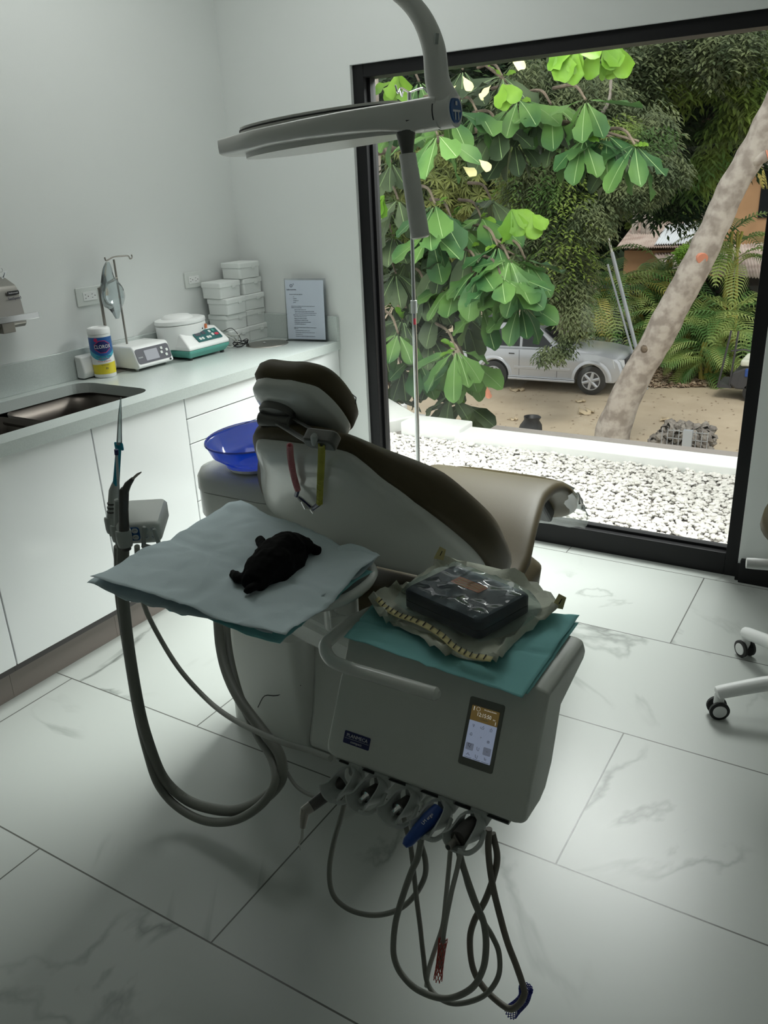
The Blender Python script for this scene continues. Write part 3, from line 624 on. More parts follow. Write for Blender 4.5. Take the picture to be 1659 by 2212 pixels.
# headrest
HA = math.radians(48); HV = Vector((0, -math.cos(HA), math.sin(HA))); HN = Vector((0, math.sin(HA), math.cos(HA)))
HP = Vector((-1.096, 1.42, 1.158))
def HB(u, v, w=0): return HP+Vector((u, 0, 0))+HV*v+HN*w
hh = [(.01, -.116), (.062, -.112), (.094, -.082), (.105, -.03), (.103, .04), (.087, .085), (.05, .108), (.01, .11)]
ho = sym(hh); hn = 1 if sum(ho[i][0]*ho[(i+1) % len(ho)][1]-ho[(i+1) % len(ho)][0]*ho[i][1] for i in range(len(ho))) > 0 else -1
b = B().ring([[HB(u, v, w+.02*(u/.12)**2) for u, v in inset(ho, hn*d)] for d, w in ((.05, -.002), (.012, -.004), (.0, .008), (.0, .034), (.010, .05), (.03, .060), (.06, .063))]); hd = obj('headrest', b, 'leather', chair, smooth=80)
obj('headrest_seam', B().tube([HB(u, v, w) for u, v, w in ((.1065, -.04, .046), (.1, -.04, .0635), (.085, -.04, .0715), (.055, -.038, .0735))], .0012, 6), 'seam', hd)
hs = sym([(.01, -.108), (.06, -.104), (.092, -.078), (.102, -.02), (.098, .035), (.080, .078), (.042, .1), (.01, .102)])
b = B().ring([[HB(u, v, w) for u, v in inset(hs, hn*d)] for d, w in ((.0, .008), (.0, -.012), (.006, -.02), (.03, -.028), (.07, -.032))]); obj('headrest_shell', b, 'shell', hd, smooth=80)
# headrest joint and arm
jc = HB(-.030, .030, -.040)
b = B(); b.lathe([(.040, .02), (.042, .0), (.038, -.006), (0, -.010)], jc, 24, HN, sx=1.1, sy=.7); jt = obj('headrest_joint', b, 'gunmetal', chair)
b = B().tube([jc+Vector((-.046, 0, -.018)), jc+Vector((-.043, 0, -.018)), jc+Vector((.040, 0, -.018)), jc+Vector((.043, 0, -.018))], [.014, .018, .018, .014], 18); obj('hinge_barrel', b, 'gunmetal', jt)
a0 = jc+Vector((.0, .005, -.02)); a1 = BKp(684, 958, -.04)
d = (a1-a0).normalized(); R_ = Matrix((Vector((1, 0, 0)), d, Vector((1, 0, 0)).cross(d))).transposed()
b = B(); b.box((a0+a1)/2+Vector((-.018, 0, 0)), (.026, (a1-a0).length+.03, .012), R_); b.box((a0+a1)/2+Vector((.022, .01, .01)), (.016, (a1-a0).length, .010), R_); obj('headrest_arm', b, 'gunmetal', chair, smooth=0, bevel=.003)
q_ = BKp(684, 952, -.04)-BP; bu_ = q_.x-.05*(q_.dot(CV)-.25); bv_ = q_.dot(CV)
b = B(); b.prism(rrect(.075, .035, .012, 4, bu_+.01, bv_), BK, -.05, -.02); obj('arm_bracket', b, 'gunmetal', chair, smooth=30, bevel=.004)
obj('clamp_knob', B().tube([BKp(679, 958, -.045), BKp(679, 945, -.05), BKp(679, 940, -.05)], [.006, .008, .005], 12), 'grey_plastic', chair)
obj('accessory_hook', B().tube(spline([BKp(700, 972, -.03), BKp(706, 966, -.035), BKp(712, 965, -.035), BKp(719, 967, -.03), BKp(724, 959, -.02)], 4), .0014, 6), 'black', chair)
# napkin chain hanging on the back
t = thing('bib_chain', 'napkin chain of pink coil, yellow coil and steel clips hanging on the chair back', 'bib chain', BK(0, .4, -.04))
def coil(name, pts, r, wr, m, turns):
    c_ = spline(pts, 12); L = len(c_)-1; out = []; N = turns*8
    for i in range(N+1):
        f_ = i/N*L; k = min(int(f_), L-1); p = c_[k].lerp(c_[k+1], f_-k); tg = (c_[k+1]-c_[k]).normalized(); s1 = tg.cross(CN).normalized(); s2 = tg.cross(s1); a = i*math.pi/4
        out.append(p+(s1*math.cos(a)+s2*math.sin(a))*r)
    return obj(name, B().tube(out, wr, 5), m, t)
coil('pink_coil', [BKp(626, 962, -.05), BKp(628, 990, -.05), BKp(634, 1025, -.05), BKp(643, 1058, -.05)], .0055, .0022, 'pink', 40)
coil('yellow_coil', [BKp(695, 960, -.05), BKp(694, 1000, -.05), BKp(692, 1040, -.05), BKp(690, 1088, -.05)], .006, .0022, 'yellow', 46)
for nm, pts in (('end_sleeve', [(643, 1058), (640, 1070)]), ('end_sleeve', [(676, 1098), (690, 1088)])):
    obj(nm, B().tube([BKp(*q, -.05) for q in pts], .0055, 10), 'navy', t)
b = B(); cl = [BKp(x, y, -.05) for x, y in ((640, 1070), (650, 1079), (658, 1085), (668, 1095), (676, 1098))]
b.tube(cl, [.003, .0065, .005, .007, .004], 8); obj('clip', b, 'chrome', t); 
b = B(); b.tube([cl[1], cl[1]+Vector((.012, 0, -.022))], .0035, 6); b.tube([cl[3], cl[3]+Vector((.012, 0, -.014))], .0035, 6); obj('clip', b, 'chrome', t)

# ================================================================ UNIT BODY, CUSPIDOR, TRAY ARM
unit = thing('dental_unit', 'pale dental unit body with cuspidor top, on the floor left of the chair', 'dental unit', (-1.5, 1.8, 0))
def rr3(cx, cy, w_, h_, z, r=.06): return [(cx+u, cy+v, z) for u, v in rrect(w_, h_, r, 6)]
b = B(); b.ring([rr3(-1.49, 1.80, .31, .34, 0, .03), rr3(-1.49, 1.80, .31, .34, .30, .05), rr3(-1.485, 1.81, .29, .33, .50, .06), rr3(-1.48, 1.82, .27, .30, .70, .06)]); obj('tower', b, 'shell', unit, smooth=50)
b = B(); b.ring([[(x, y, z) for x, y in ((-1.34, 1.635), (-.98, 1.635), (-.96, 1.66), (-.96, 1.95), (-1.34, 1.95))] for z in (0, .03)]+[[(x, y, .12) for x, y in ((-1.34, 1.66), (-1.06, 1.70), (-1.04, 1.73), (-1.04, 1.93), (-1.34, 1.93))], [(x, y, .34) for x, y in ((-1.34, 1.70), (-1.22, 1.74), (-1.2, 1.76), (-1.2, 1.9), (-1.34, 1.9))]]); obj('sloping_foot', b, 'shell', unit, smooth=60, bevel=.02, seg=3)
b = B(); b.ring([rr3(-1.478, 1.80, .33, .42, .735, .07), rr3(-1.478, 1.80, .345, .44, .75, .08), rr3(-1.478, 1.80, .345, .44, .823, .08)]); obj('cuspidor_base', b, 'shell', unit, smooth=50)
obj('cuspidor_seam', B().ring([rr3(-1.478, 1.80, .337, .432, .820, .08), rr3(-1.478, 1.80, .337, .432, .830, .08)]), 'seam', unit)
b = B(); b.ring([rr3(-1.478, 1.80, .349, .444, .826, .08), rr3(-1.478, 1.80, .347, .442, .863, .08), rr3(-1.478, 1.80, .33, .42, .882, .075), rr3(-1.478, 1.80, .28, .36, .890, .06), rr3(-1.47, 1.81, .16, .2, .888, .05)]); obj('cuspidor_top', b, 'shell', unit, smooth=60)
bc = P(560, 985, 2, .93); bc = Vector((-1.462, 1.675, .889))
b = B(); pr = [(r_, z_*.86) for r_, z_ in [(.045, .012), (.085, .03), (.115, .062), (.128, .10), (.130, .104), (.126, .104), (.122, .098), (.109, .066), (.080, .036), (.04, .018), (0, .016)]]
b.ring([[(bc.x+r*math.cos(2*math.pi*j/48)*1.0, bc.y+r*math.sin(2*math.pi*j/48)*1.12, bc.z+z*(1 if z < .05 else 1+.08*math.sin(2*math.pi*j/48))) for j in range(48)] for r, z in pr]); bw = obj('spit_bowl', b, 'blue_bowl', unit, smooth=80)
b = B(); b.ring([[(bc.x+r*math.cos(2*math.pi*j/48), bc.y+r*math.sin(2*math.pi*j/48)*1.12, bc.z+z*(1+.08*math.sin(2*math.pi*j/48))) for j in range(48)] for r, z in ((.126, .0895), (.132, .0895), (.1305, .0935), (.126, .0925))], False, False); obj('bowl_rim', b, 'blue_rim', bw)
obj('bowl_foot', B().lathe([(.05, -.004), (.075, .006), (.082, .016), (.06, .018), (0, .016)], bc, 30, sy=1.12), 'white', unit)
obj('water_spout', B().tube(spline([(-1.60, 1.96, .90), (-1.60, 1.96, 1.0), (-1.58, 1.93, 1.035), (-1.55, 1.88, 1.03)], 6), .006, 10), 'grey_plastic', unit)
# seam lines on the body
obj('body_seam', B().tube(spline([P(557, 1528, 1, 1.622), P(572, 1503, 1, 1.622), P(600, 1502, 1, 1.63), P(650, 1480, 1, 1.64)], 4), .0015, 5), 'seam', unit)
# arm to the console
arm = thing('console_arm', 'pale jointed arm carrying the instrument console, under the tray', 'arm', (-1.2, 1.6, .55))
b = B(); b.lathe([(.05, .50), (.055, .52), (.055, .60), (.05, .62), (0, .622)], (-1.245, 1.50, 0), 28); obj('arm_joint', b, 'shell', arm)
b = B(); b.box((-1.36, 1.60, .56), (.34, .09, .085), Matrix.Rotation(-.7, 3, 'Z')); obj('arm_segment', b, 'shell', arm, smooth=0, bevel=.02, seg=4)
L = Vector((-.66, 1.36, .56))-Vector((-1.245, 1.5, .56))
b = B(); b.box((Vector((-.66, 1.36, .56))+Vector((-1.245, 1.5, .56)))/2, (L.length, .085, .08), Matrix.Rotation(math.atan2(L.y, L.x), 3, 'Z')); obj('arm_segment', b, 'shell', arm, smooth=0, bevel=.022, seg=4)
b = B(); b.lathe([(.045, .50), (.045, .745), (.04, .75)], (-.65, 1.345, 0), 24); obj('arm_post', b, 'shell', arm)
# tray
tr = thing('instrument_tray', 'oval white tray on a post, mostly covered by the paper bibs', 'tray', (-1.0, 1.2, .87))
TC = Vector((-.985, 1.185, .882))
b = B(); b.ring([[(TC.x+(.19+d)*math.copysign(abs(math.cos(a))**.8, math.cos(a)), TC.y+(.145+d)*math.copysign(abs(math.sin(a))**.8, math.sin(a)), TC.z+z) for a in [2*math.pi*k/48 for k in range(48)]] for d, z in ((-.10, -.028), (-.03, -.026), (-.006, -.018), (0, -.006), (-.003, .002), (-.012, .004), (-.018, -.004), (-.05, -.006))]); obj('tray_plate', b, 'shell', tr, smooth=60)
pt = P(768, 1293, 2, .83)
obj('tray_post', B().lathe([(.026, -.09), (.027, -.01), (.024, .0), (.024, .035), (0, .035)], (TC.x+.10, TC.y+.06, .82), 20), 'shell', tr)
b = B(); b.box((-.96, 1.33, .76), (.28, .06, .05), Matrix.Rotation(-.9, 3, 'Z')); b.lathe([(.035, .60), (.035, .78), (.03, .785)], (-1.05, 1.44, 0), 20); obj('tray_arm', b, 'shell', tr, smooth=30, bevel=.01)

# ================================================================ CONSOLE
con = thing('instrument_console', 'pale grey console with touch screen, navy badge and bar handle', 'console', (-.61, 1.15, .6))
XL, XR = -.805, -.396
prof = [(1.132, .800), (1.128, .792), (1.033, .607), (1.030, .594), (1.038, .585), (1.10, .582), (1.130, .592), (1.160, .63), (1.200, .735), (1.330, .766), (1.338, .778), (1.325, .800)]
b = B(); n_ = 4
def pring(x, s): 
    cy_, cz_ = 1.15, .70
    return [(x, cy_+(y-cy_)*s, cz_+(z-cz_)*s) for y, z in prof]
b.ring([pring(XL, .93), pring(XL+.006, .98), pring(XL+.02, 1), pring(XR-.02, 1), pring(XR-.006, .98), pring(XR, .93)])
body = obj('console_body', b, 'console', con, smooth=40, bevel=.006, seg=3)
fu = Vector((1, 0, 0)); fv = (Vector((0, 1.128, .792))-Vector((0, 1.033, .607))).normalized(); FO = Vector(((XL+XR)/2, (1.128+1.033)/2, (.792+.607)/2))
F = frame(FO, fu, fv)    # front face, w outwards
def fpx(px, py):  # local front-face coordinates of a surveyed pixel
    d = _f + CR*((px-829.5)/FPX) - CU*((py-1106)/FPX); n = fu.cross(fv); q = EYE+d*((FO-EYE).dot(n)/d.dot(n))-FO; return q.dot(fu), q.dot(fv)
# touch screen
c0 = [fpx(*q) for q in ((1018, 1496), (1095, 1520), (1063, 1679), (986, 1653))]
su = sum(c[0] for c in c0)/4; sv = sum(c[1] for c in c0)/4; sw = .060; shh = .116
b = B(); b.prism(rrect(sw+.006, shh+.004, .004, 4, su, sv), F, -.002, .0015); sc = obj('touch_screen', b, 'bezel', con, smooth=0, bevel=.0005)
iw, ih = .052, .092
def mk(name, m, u, v, w_, h_, t=.0022, r=.001, par=None):
    b = B(); b.prism(rrect(w_, h_, r, 3, su+u, sv+v), F, .001, t); return obj(name, b, m, par or sc, smooth=0)
mk('screen_field', 'screen_blue', 0, -.013, iw, .066); mk('screen_header', 'screen_brown', 0, .033, iw, .026)
T = lambda s, size, u, v, m='screen_text', al='CENTER', xs=1: text('screen_text', s, size, F(su+u, sv+v, .0023), fu, fv, m, sc, .0001, al, xs)
T('12:15:50', .0095, -.001, .0325, xs=.85); T('PM', .0035, .0185, .030); T('28.12.2020', .0036, 0, .0255, 'grey_plastic'); T('Dra. Jimena Rosales', .0034, .009, .043, xs=.85)
b = B(); b.ring([[F(su-.0135+r*math.cos(a*math.pi/12), sv+.0415+r*math.sin(a*math.pi/12), w) for a in range(24)] for r, w in ((.0036, .0021), (.0036, .0025), (.0032, .0025), (.0032, .0021))], False, False); obj('header_icon', b, 'screen_text', sc, smooth=0)
b = B(); rq(b, F, su-.0215, sv+.041, .0014, .007, .0025); rq(b, F, su+.022, sv+.025, .001, .006, .0025); obj('header_icon', b, 'screen_text', sc, smooth=0)
def ico(lines, u, v, s=1, m='ink', r=.00035):
    b = B()
    for ln_ in lines: b.tube([F(su+u+x*s*.001, sv+v+y*s*.001, .0024) for x, y in ln_], r, 5)
    obj('screen_icon', b, m, sc)
seatico = [[(-2.5, 2.5), (-1.8, -1.5), (.5, -2.4), (1.2, -1.2)], [(1, -.5), (1, 2)]]
cup = [[(-2.6, 1), (-2.2, -1.6), (2.2, -1.6), (2.8, 1)], [(0, 0), (2, 3)]]
glassi = [[(-1.5, 1.5), (-1.5, -2.5), (1.5, -2.5), (1.5, 1.5)], [(0, 1), (.6, 3.2)]]
bell = [[(-2, -1.5), (-1.6, 1), (0, 2.6), (1.6, 1), (2, -1.5), (-2, -1.5)], [(-.5, -2.4), (.5, -2.4)]]
sun = [[(1.3*math.cos(a), 1.3*math.sin(a)) for a in [k*math.pi/4 for k in range(9)]]]+[[(2*math.cos(a), 2*math.sin(a)), (2.9*math.cos(a), 2.9*math.sin(a))] for a in [k*math.pi/4 for k in range(8)]]
for u, v, w_, h_ in ((-.0165, -.0255, .0145, .0125), (.0165, -.0255, .0145, .0135)):
    mk('screen_button', 'screen_grey', u, v, w_, h_, .0024, .0015)
for k in range(3): ico([[(-6.5, 0), (6.2, 0), (7, .8)]], -.0165+.0165*k, -.0445, 1, 'ink', .0003)
ico([[(-1.5, 2), (-1, -.5), (.6, -1.5), (1.5, .5), (.5, 2)], [(0, -1), (.5, -3)]], -.0165, .012); ico(cup, 0, .012, 1.2); ico(glassi, .0165, .0125, 1.1)
ico(bell, -.018, -.004); ico([[(-.5, 2), (.2, 1)], [(.5, -.5), (1, 0)]], 0, -.006, 1, 'grey_plastic'); ico([[(1, -.8), (1.6, -.2)]], 0, -.004, 1, 'ink', .0006); ico(sun, .0155, -.0085); 
ico([[(-3, 3), (-2.6, -1.5), (0, -2), (2.5, 2), (-.5, 2.6), (-3, 3)], [(0, -2), (1, -4)]], -.0165, -.0235); ico(seatico, 0, -.0255, 1.2); ico([[(-1, 0), (1, 0)], [(0, -1), (0, 1)]], .0165, -.0255, 1, 'grey_plastic')
ico([[(-3.5, -1.5), (-1.5, -1), (0, 2), (1, -.5), (3.5, -1.8)]], -.017, -.0385); ico(seatico, 0, -.039, 1.2); ico([[(-2, 2.4), (-1.6, -1.5), (1.5, -2)], [(-1, .2), (1.5, 0)]], .0165, -.0385, 1.1)
# badge
c0 = [fpx(*q) for q in ((744, 1577), (801, 1594), (799, 1621), (741, 1605))]; bu = sum(c[0] for c in c0)/4; bv = sum(c[1] for c in c0)/4
b = B(); b.prism(rrect(.0575, .0235, .002, 3, bu, bv), F, -.001, .001); bd = obj('badge', b, 'navy', con, smooth=0)
text('badge_text', 'PLANMECA', .0094, F(bu, bv+.004, .0011), fu, fv, 'ink_pale', bd, .0002, 'CENTER', .98)
text('badge_text', 'compact', .0066, F(bu, bv-.0065, .0011), fu, fv, 'ink_pale', bd, .0002, 'CENTER', 1.1)
b = B(); rq(b, F, bu, bv-.0015, .053, .0004, .0014); obj('badge_rule', b, 'ink_pale', bd, smooth=0)
# lower lip line
b = B(); b.bb(XL+.02, XR-.03, 1.036, 1.10, .5765, .5825); obj('lower_rail', b, 'grey_plastic', con, smooth=0, bevel=.001)
b = B(); b.bb(XL+.03, XR-.03, 1.032, 1.036, .5825, .5845); obj('rail_gap', b, 'seam', con, smooth=0)
# handle
hz = .787; hp = [Vector((XL+.035, 1.30, .765)), Vector((XL-.012, 1.27, .785)), Vector((XL-.035, 1.20, hz)), Vector((XL-.036, 1.12, hz)), P(702, 1400, 2, hz), P(715, 1425, 2, hz), P(745, 1440, 2, hz), P(830, 1466, 2, hz), P(900, 1487, 2, hz), P(942, 1499, 2, hz)]
c_ = spline(hp, 6); obj('handle', B().tube(c_+[c_[-1]+Vector((.006, 0, 0))], [.0125]*len(c_)+[.007], 16), 'shell', con)
obj('handle_post', B().tube([Vector((XL+.02, 1.255, .78)), Vector((XL-.012, 1.255, .785))], .012, 12), 'shell', con)
# holders, hoses and tools
hold = [P(x, y, 2, .578) for x, y in ((752, 1672), (812, 1688), (880, 1714), (948, 1744), (1018, 1772))]
HX = [p.x for p in hold]; HY = 1.028
AX = Vector((-.12, -1, .22)).normalized(); AU = Vector((0, -.12, 1)).cross(AX).normalized(); AW = AX.cross(AU)
if AW.z < 0: AW = -AW
def cradle(x):
    o = Vector((x, HY, .562)); t_ = thing('instrument_holder', '', 'holder', o, 0, 'grey instrument cradles along the lower edge of the console')
    b = B(); rings = []
    for k in range(9):
        f_ = k/8; ang = math.radians(175-85*min(1, f_*1.3)) if f_ > .18 else math.pi; R1 = .0235; wv = 1+.10*math.sin(f_*7)
        outer = []; inner = []
        for j in range(17):
            a = -math.pi/2-ang+2*ang*j/16; d = AU*math.cos(a)+AW*math.sin(a); q = o+AX*(.066*f_)
            outer.append(q+d*R1*wv); inner.append(q+d*(R1*wv-.0035))
        rings.append(outer+inner[::-1])
    b.ring(rings); obj('cradle', b, 'grey_plastic', t_, smooth=60)
    b = B(); b.box(o+Vector((.006, .03, .012)), (.035, .06, .035)); obj('mount', b, 'grey_plastic', t_, smooth=0, bevel=.008)
    b = B().tube(spline([o+AX*.01+AU*.026, o+AX*.035+AU*.033-AW*.010, o+AX*.058+AU*.026-AW*.018, o+AX*.068+AU*.010-AW*.016], 4), .0045, 7); obj('side_fin', b, 'grey_plastic', t_)
    return t_, o
hlab = ['grey cradle holding the dark angled handpiece, leftmost under the console', 'empty grey cradle second from the left, right of the dark handpiece', 'empty grey cradle in the middle of the row under the console', 'grey cradle holding the blue sleeved tool', 'grey cradle at the right end of the row, holding a bare metal coupling']
cr = []
for x, lb in zip(HX, hlab):
    t_, o = cradle(x); t_['label'] = lb; cr.append(o)
# small couplings seen in the empty cradles
for i, lb in ((1, 'small dark coupling lying in the second cradle'), (2, 'small dark coupling lying in the middle cradle')):
    o = cr[i]; t_ = thing('hose_coupling', lb, 'coupling', o)
    obj('coupling_body', B().tube([o+AX*.0-AW*.006, o+AX*.035-AW*.006], [.012, .0125], 16), 'dark_grip', t_)
    obj('coupling_tip', B().tube([o+AX*.035-AW*.006, o+AX*.038-AW*.006, o+AX*.052-AW*.008], [.009, .006, .005], 12), 'chrome', t_)
# dark angled handpiece
t_ = thing('scaler_handpiece', 'dark grey angled handpiece with slim tip pointing down, leftmost tool', 'handpiece', cr[0])
e0 = P(740, 1690, 1, cr[0].y-.01); e1 = P(672, 1742, 1, cr[0].y-.075); e2 = P(658, 1752, 1, e1.y-.012); e3 = P(654, 1788, 1, e2.y-.012); e4 = P(652, 1812, 1, e3.y-.004); e5 = P(646, 1822, 1, e4.y-.004); e6 = P(649, 1837, 1, e5.y-.004)
obj('grip', B().tube([e0, e0.lerp(e1, .2), e1], [.0135, .013, .0108], 18), 'dark_grip', t_)
obj('head', B().tube([e1, e2, e2.lerp(e3, .25), e3], [.0108, .0102, .0088, .0052], 18), 'dull_steel', t_)
obj('tip', B().tube([e3, e4, e5, e6], [.0035, .003, .0018, .001], 10), 'wire', t_)
# blue sleeved tool
t_ = thing('sleeved_tool', 'dental tool in a bright blue rubber sleeve, fourth cradle', 'handpiece', cr[3])
o = cr[3]; g0 = P(948, 1750, 1, o.y-.01); g1 = P(905, 1793, 1, o.y-.06); g2 = P(880, 1820, 1, o.y-.085)
obj('sleeve', B().tube([g0, g0.lerp(g1, .5), g1, g2, g2+(g2-g1)*.25], [.0135, .0145, .0120, .0095, .005], 18), 'blue_rubber', t_)
dx = (g1-g0).normalized(); tu = -dx; tn = Vector((.2, -.6, .77)); tv = tn.cross(tu).normalized(); text('sleeve_text', 'LM ergo', .008, g1.lerp(g0, .1)+tu.cross(tv).normalized()*.0158, tu, tv, 'ink_pale', t_, .0002)
# metal coupling, last
t_ = thing('metal_coupling', 'bare metal hose coupling with small nozzle in the rightmost cradle', 'coupling', cr[4]); o = cr[4]
obj('coupling_body', B().tube([o-AW*.004, o+AX*.03-AW*.006, o+AX*.052-AW*.008], [.017, .017, .0145], 20), 'dark_grip', t_)
obj('nozzle', B().tube([o+AX*.052-AW*.008, o+AX*.056-AW*.012-AU*.004, o+AX*.075-AW*.014-AU*.004], [.011, .006, .0065], 14), 'dull_steel', t_)
obj('bore', B().tube([o+AX*.0745-AW*.014-AU*.004, o+AX*.0756-AW*.014-AU*.004], [.0045, .0045], 12), 'seam', t_)
# hanging hoses
def hose(pts, r, m, label, ys, name='instrument_hose', grp='hoses looping under the console', ridge=0):
    L = len(pts)-1; q = []
    for i, (x, y) in enumerate(pts):
        f_ = i/L*(len(ys)-1); k = min(int(f_), len(ys)-2); yy = ys[k]+(ys[k+1]-ys[k])*(f_-k)
        p_ = P(x, y, 1, yy); q.append(Vector((p_.x, p_.y, max(p_.z, r+.001))))
    c_ = spline(q, 7)
    if ridge:
        c2 = []; 
        for i in range(len(c_)-1):
            n_ = max(1, int((c_[i+1]-c_[i]).length/.0022))
            c2 += [c_[i].lerp(c_[i+1], k/n_) for k in range(n_)]
        c_ = c2+[c_[-1]]; rr = [r*(1 if i % 2 else .93) for i in range(len(c_))]
    else: rr = r
    o = obj(name, B().tube(c_, rr, 10), m, smooth=60)
    if label: tag(o, label, 'hose', grp)
    return o, c_
hose([(748, 1722), (735, 1770), (722, 1815), (712, 1870), (714, 1915), (728, 1945), (762, 1968), (810, 1977), (860, 1965), (895, 1935), (917, 1895), (919, 1860), (908, 1820), (895, 1785)], .0055, 'hose', 'thin grey hose in the single wide loop under the left cradles', [1.03, 1.05, 1.06])
hose([(912, 1800), (903, 1850), (890, 1880), (872, 1930), (856, 1985), (850, 2032), (852, 2070), (868, 2105), (904, 2139), (962, 2157), (1016, 2137), (1043, 2094), (1050, 2040), (1044, 1990), (1027, 1949), (1003, 1880), (985, 1820)], .0062, 'hose', 'thick grey hose whose loop hangs from the blue tool to the right cradle', [1.03, 1.0, .98, 1.0, 1.04])
hose([(868, 1745), (878, 1790), (888, 1833), (900, 1942), (908, 2005), (915, 2068), (924, 2125), (952, 2158), (991, 2168), (1045, 2151), (1076, 2110), (1078, 2060), (1062, 2020), (1035, 1975), (1010, 1910), (992, 1830)], .005, 'hose', 'slim grey hose reaching widest right in the lowest crossing loop', [1.04, 1.04, 1.0, 1.02, 1.05])
hose([(974, 1820), (970, 1870), (963, 1942), (956, 2000), (940, 2050), (926, 2095), (921, 2130)], .0046, 'hose_pale', 'pale thin hose running straight down beside the red net', [1.04, 1.03, 1.02])
_, rc = hose([(998, 1822), (988, 1875), (976, 1924), (963, 1990), (957, 2030), (951, 2090)], .0046, 'hose_pale', 'pale thin hose ending in the red net', [1.03, 1.01, 1.0])
_, d1 = hose([(1056, 1790), (1055, 1840), (1062, 1900), (1074, 1955), (1095, 2032), (1115, 2085), (1130, 2130), (1132, 2150), (1118, 2172), (1095, 2177), (1048, 2137), (1022, 2092), (1015, 2032), (1024, 1990), (1048, 1945), (1066, 1895), (1074, 1850), (1064, 1800)], .0062, 'hose_brown', 'brownish hose at the right, its end wrapped in blue net', [1.06, 1.04, 1.02, 1.05, 1.07])
def net(name, path, r, m, label, n=10, turns=5, wr=.0009):
    b = B(); c_ = [p for p in path]; L = len(c_)-1
    for s_ in (1, -1):
        for k in range(n):
            pts = []
            for i in range(41):
                f_ = i/40*L; j = min(int(f_), L-1); p = c_[j].lerp(c_[j+1], f_-j); tg = (c_[j+1]-c_[j]).normalized(); s1 = tg.cross(Vector((0, 1, .3))).normalized(); s2 = tg.cross(s1); a = 2*math.pi*k/n+s_*turns*i/40
                rr = r*(1+.25*(abs(i/20-1)**3)); pts.append(p+(s1*math.cos(a)+s2*math.sin(a))*rr)
            b.tube(pts, wr, 4)
    return tag(obj(name, b, m), label, 'net')
ra = P(957, 2030, 1, 1.0); rb = P(946, 2115, 1, 1.0)
net('protective_net', spline([ra, (ra+rb)/2, rb], 6), .0068, 'red_net', 'red net sleeve round a hanging hose end', 8, 4, .0009)
na = P(1140, 2140, 1, 1.04); nb = P(1105, 2190, 1, 1.04)
net('protective_net', spline([P(1136, 2136, 1, 1.04), P(1130, 2160, 1, 1.04), P(1104, 2186, 1, 1.04)], 6), .0105, 'blue_net', 'dark blue net sleeve round the lowest hose bend', 14, 5, .001)

# ================================================================ SUCTION HOLDER AND HOSES
sh_ = thing('suction_holder', 'grey assistant-side holder with blue keypad carrying the suction tubes', 'holder', (-1.39, 1.2, .9))
HO = P(298, 1150, 1, 1.16)
hx = Vector((.83, .55, 0)).normalized(); hn_ = Vector((hx.y, -hx.x, 0)); HC = HO-hn_*.055
b = B(); b.ring([[HC+hx*u-hn_*v+Vector((0, 0, z+.018*(v > 0))) for u, v in rrect(w_, h_, .012, 5)] for w_, h_, z in ((.084, .085, -.032), (.100, .11, -.020), (.100, .11, .014), (.090, .10, .022))]); obj('keypad_box', b, 'plastic', sh_, smooth=50)
F2 = frame(HO+hn_*.0005-Vector((0, 0, .003)), hx, (0, 0, 1))
b = B(); b.prism(rrect(.036, .032, .007, 4, -.014, 0), F2, -.002, .0012); kp = obj('blue_keypad', b, 'lbl_blue', sh_, smooth=0)
for u in (-.022, -.006):
    for v in (-.008, .008): b = B(); b.prism(rrect(.014, .012, .0055, 4, u, v), F2, .001, .0022); obj('key', b, 'white', kp, smooth=0); obj('key_mark', B().tube([F2(u-.004, v-.001, .0024), F2(u, v+.002, .0024), F2(u+.004, v, .0024)], .0006, 4), 'ink', kp)
for u in (.018, .034):
    for v in (-.009, .009): b = B(); b.prism(rrect(.013, .012, .0055, 4, u, v), F2, -.001, .0012); obj('key', b, 'straw_white', sh_, smooth=0); obj('key_mark', B().tube([F2(u-.003, v+.002, .0014), F2(u, v-.002, .0014), F2(u+.003, v+.001, .0014)], .0006, 4), 'ink', sh_)
# fork for a tool in front
b = B(); q = F2(.030, -.022, .012)
for du in (-.022, .022): b.box(q+Vector((du, 0, .012)), (.010, .008, .058), Matrix.Rotation(.25*(1 if du < 0 else -1), 3, 'Y'))
b.box(q+Vector((0, 0, -.02)), (.052, .010, .03)); obj('fork_rest', b, 'grey_plastic', sh_, smooth=0, bevel=.003)
ysl = (1.13, 1.155, 1.185)
slots = [P(268, 1160, 1, ysl[0]), P(256, 1148, 1, ysl[1]), P(243, 1130, 1, ysl[2])]
for s_ in slots:
    b = B(); b.ring([[s_+Vector((r*math.cos(a), r*math.sin(a), z)) for a in [-2.2+4.4*k/14 for k in range(15)]]+[s_+Vector(((r-.004)*math.cos(a), (r-.004)*math.sin(a), z)) for a in [2.2-4.4*k/14 for k in range(15)]] for r, z in ((.016, -.022), (.0175, -.012), (.0175, .012), (.016, .018))]); obj('tube_clip', b, 'grey_plastic', sh_, smooth=60)
b = B(); b.box((slots[1]+Vector((HO.x, HO.y+.05, HO.z)))/2+Vector((0, .01, -.005)), (.07, .05, .03)); obj('bridge', b, 'plastic', sh_, smooth=0, bevel=.006)
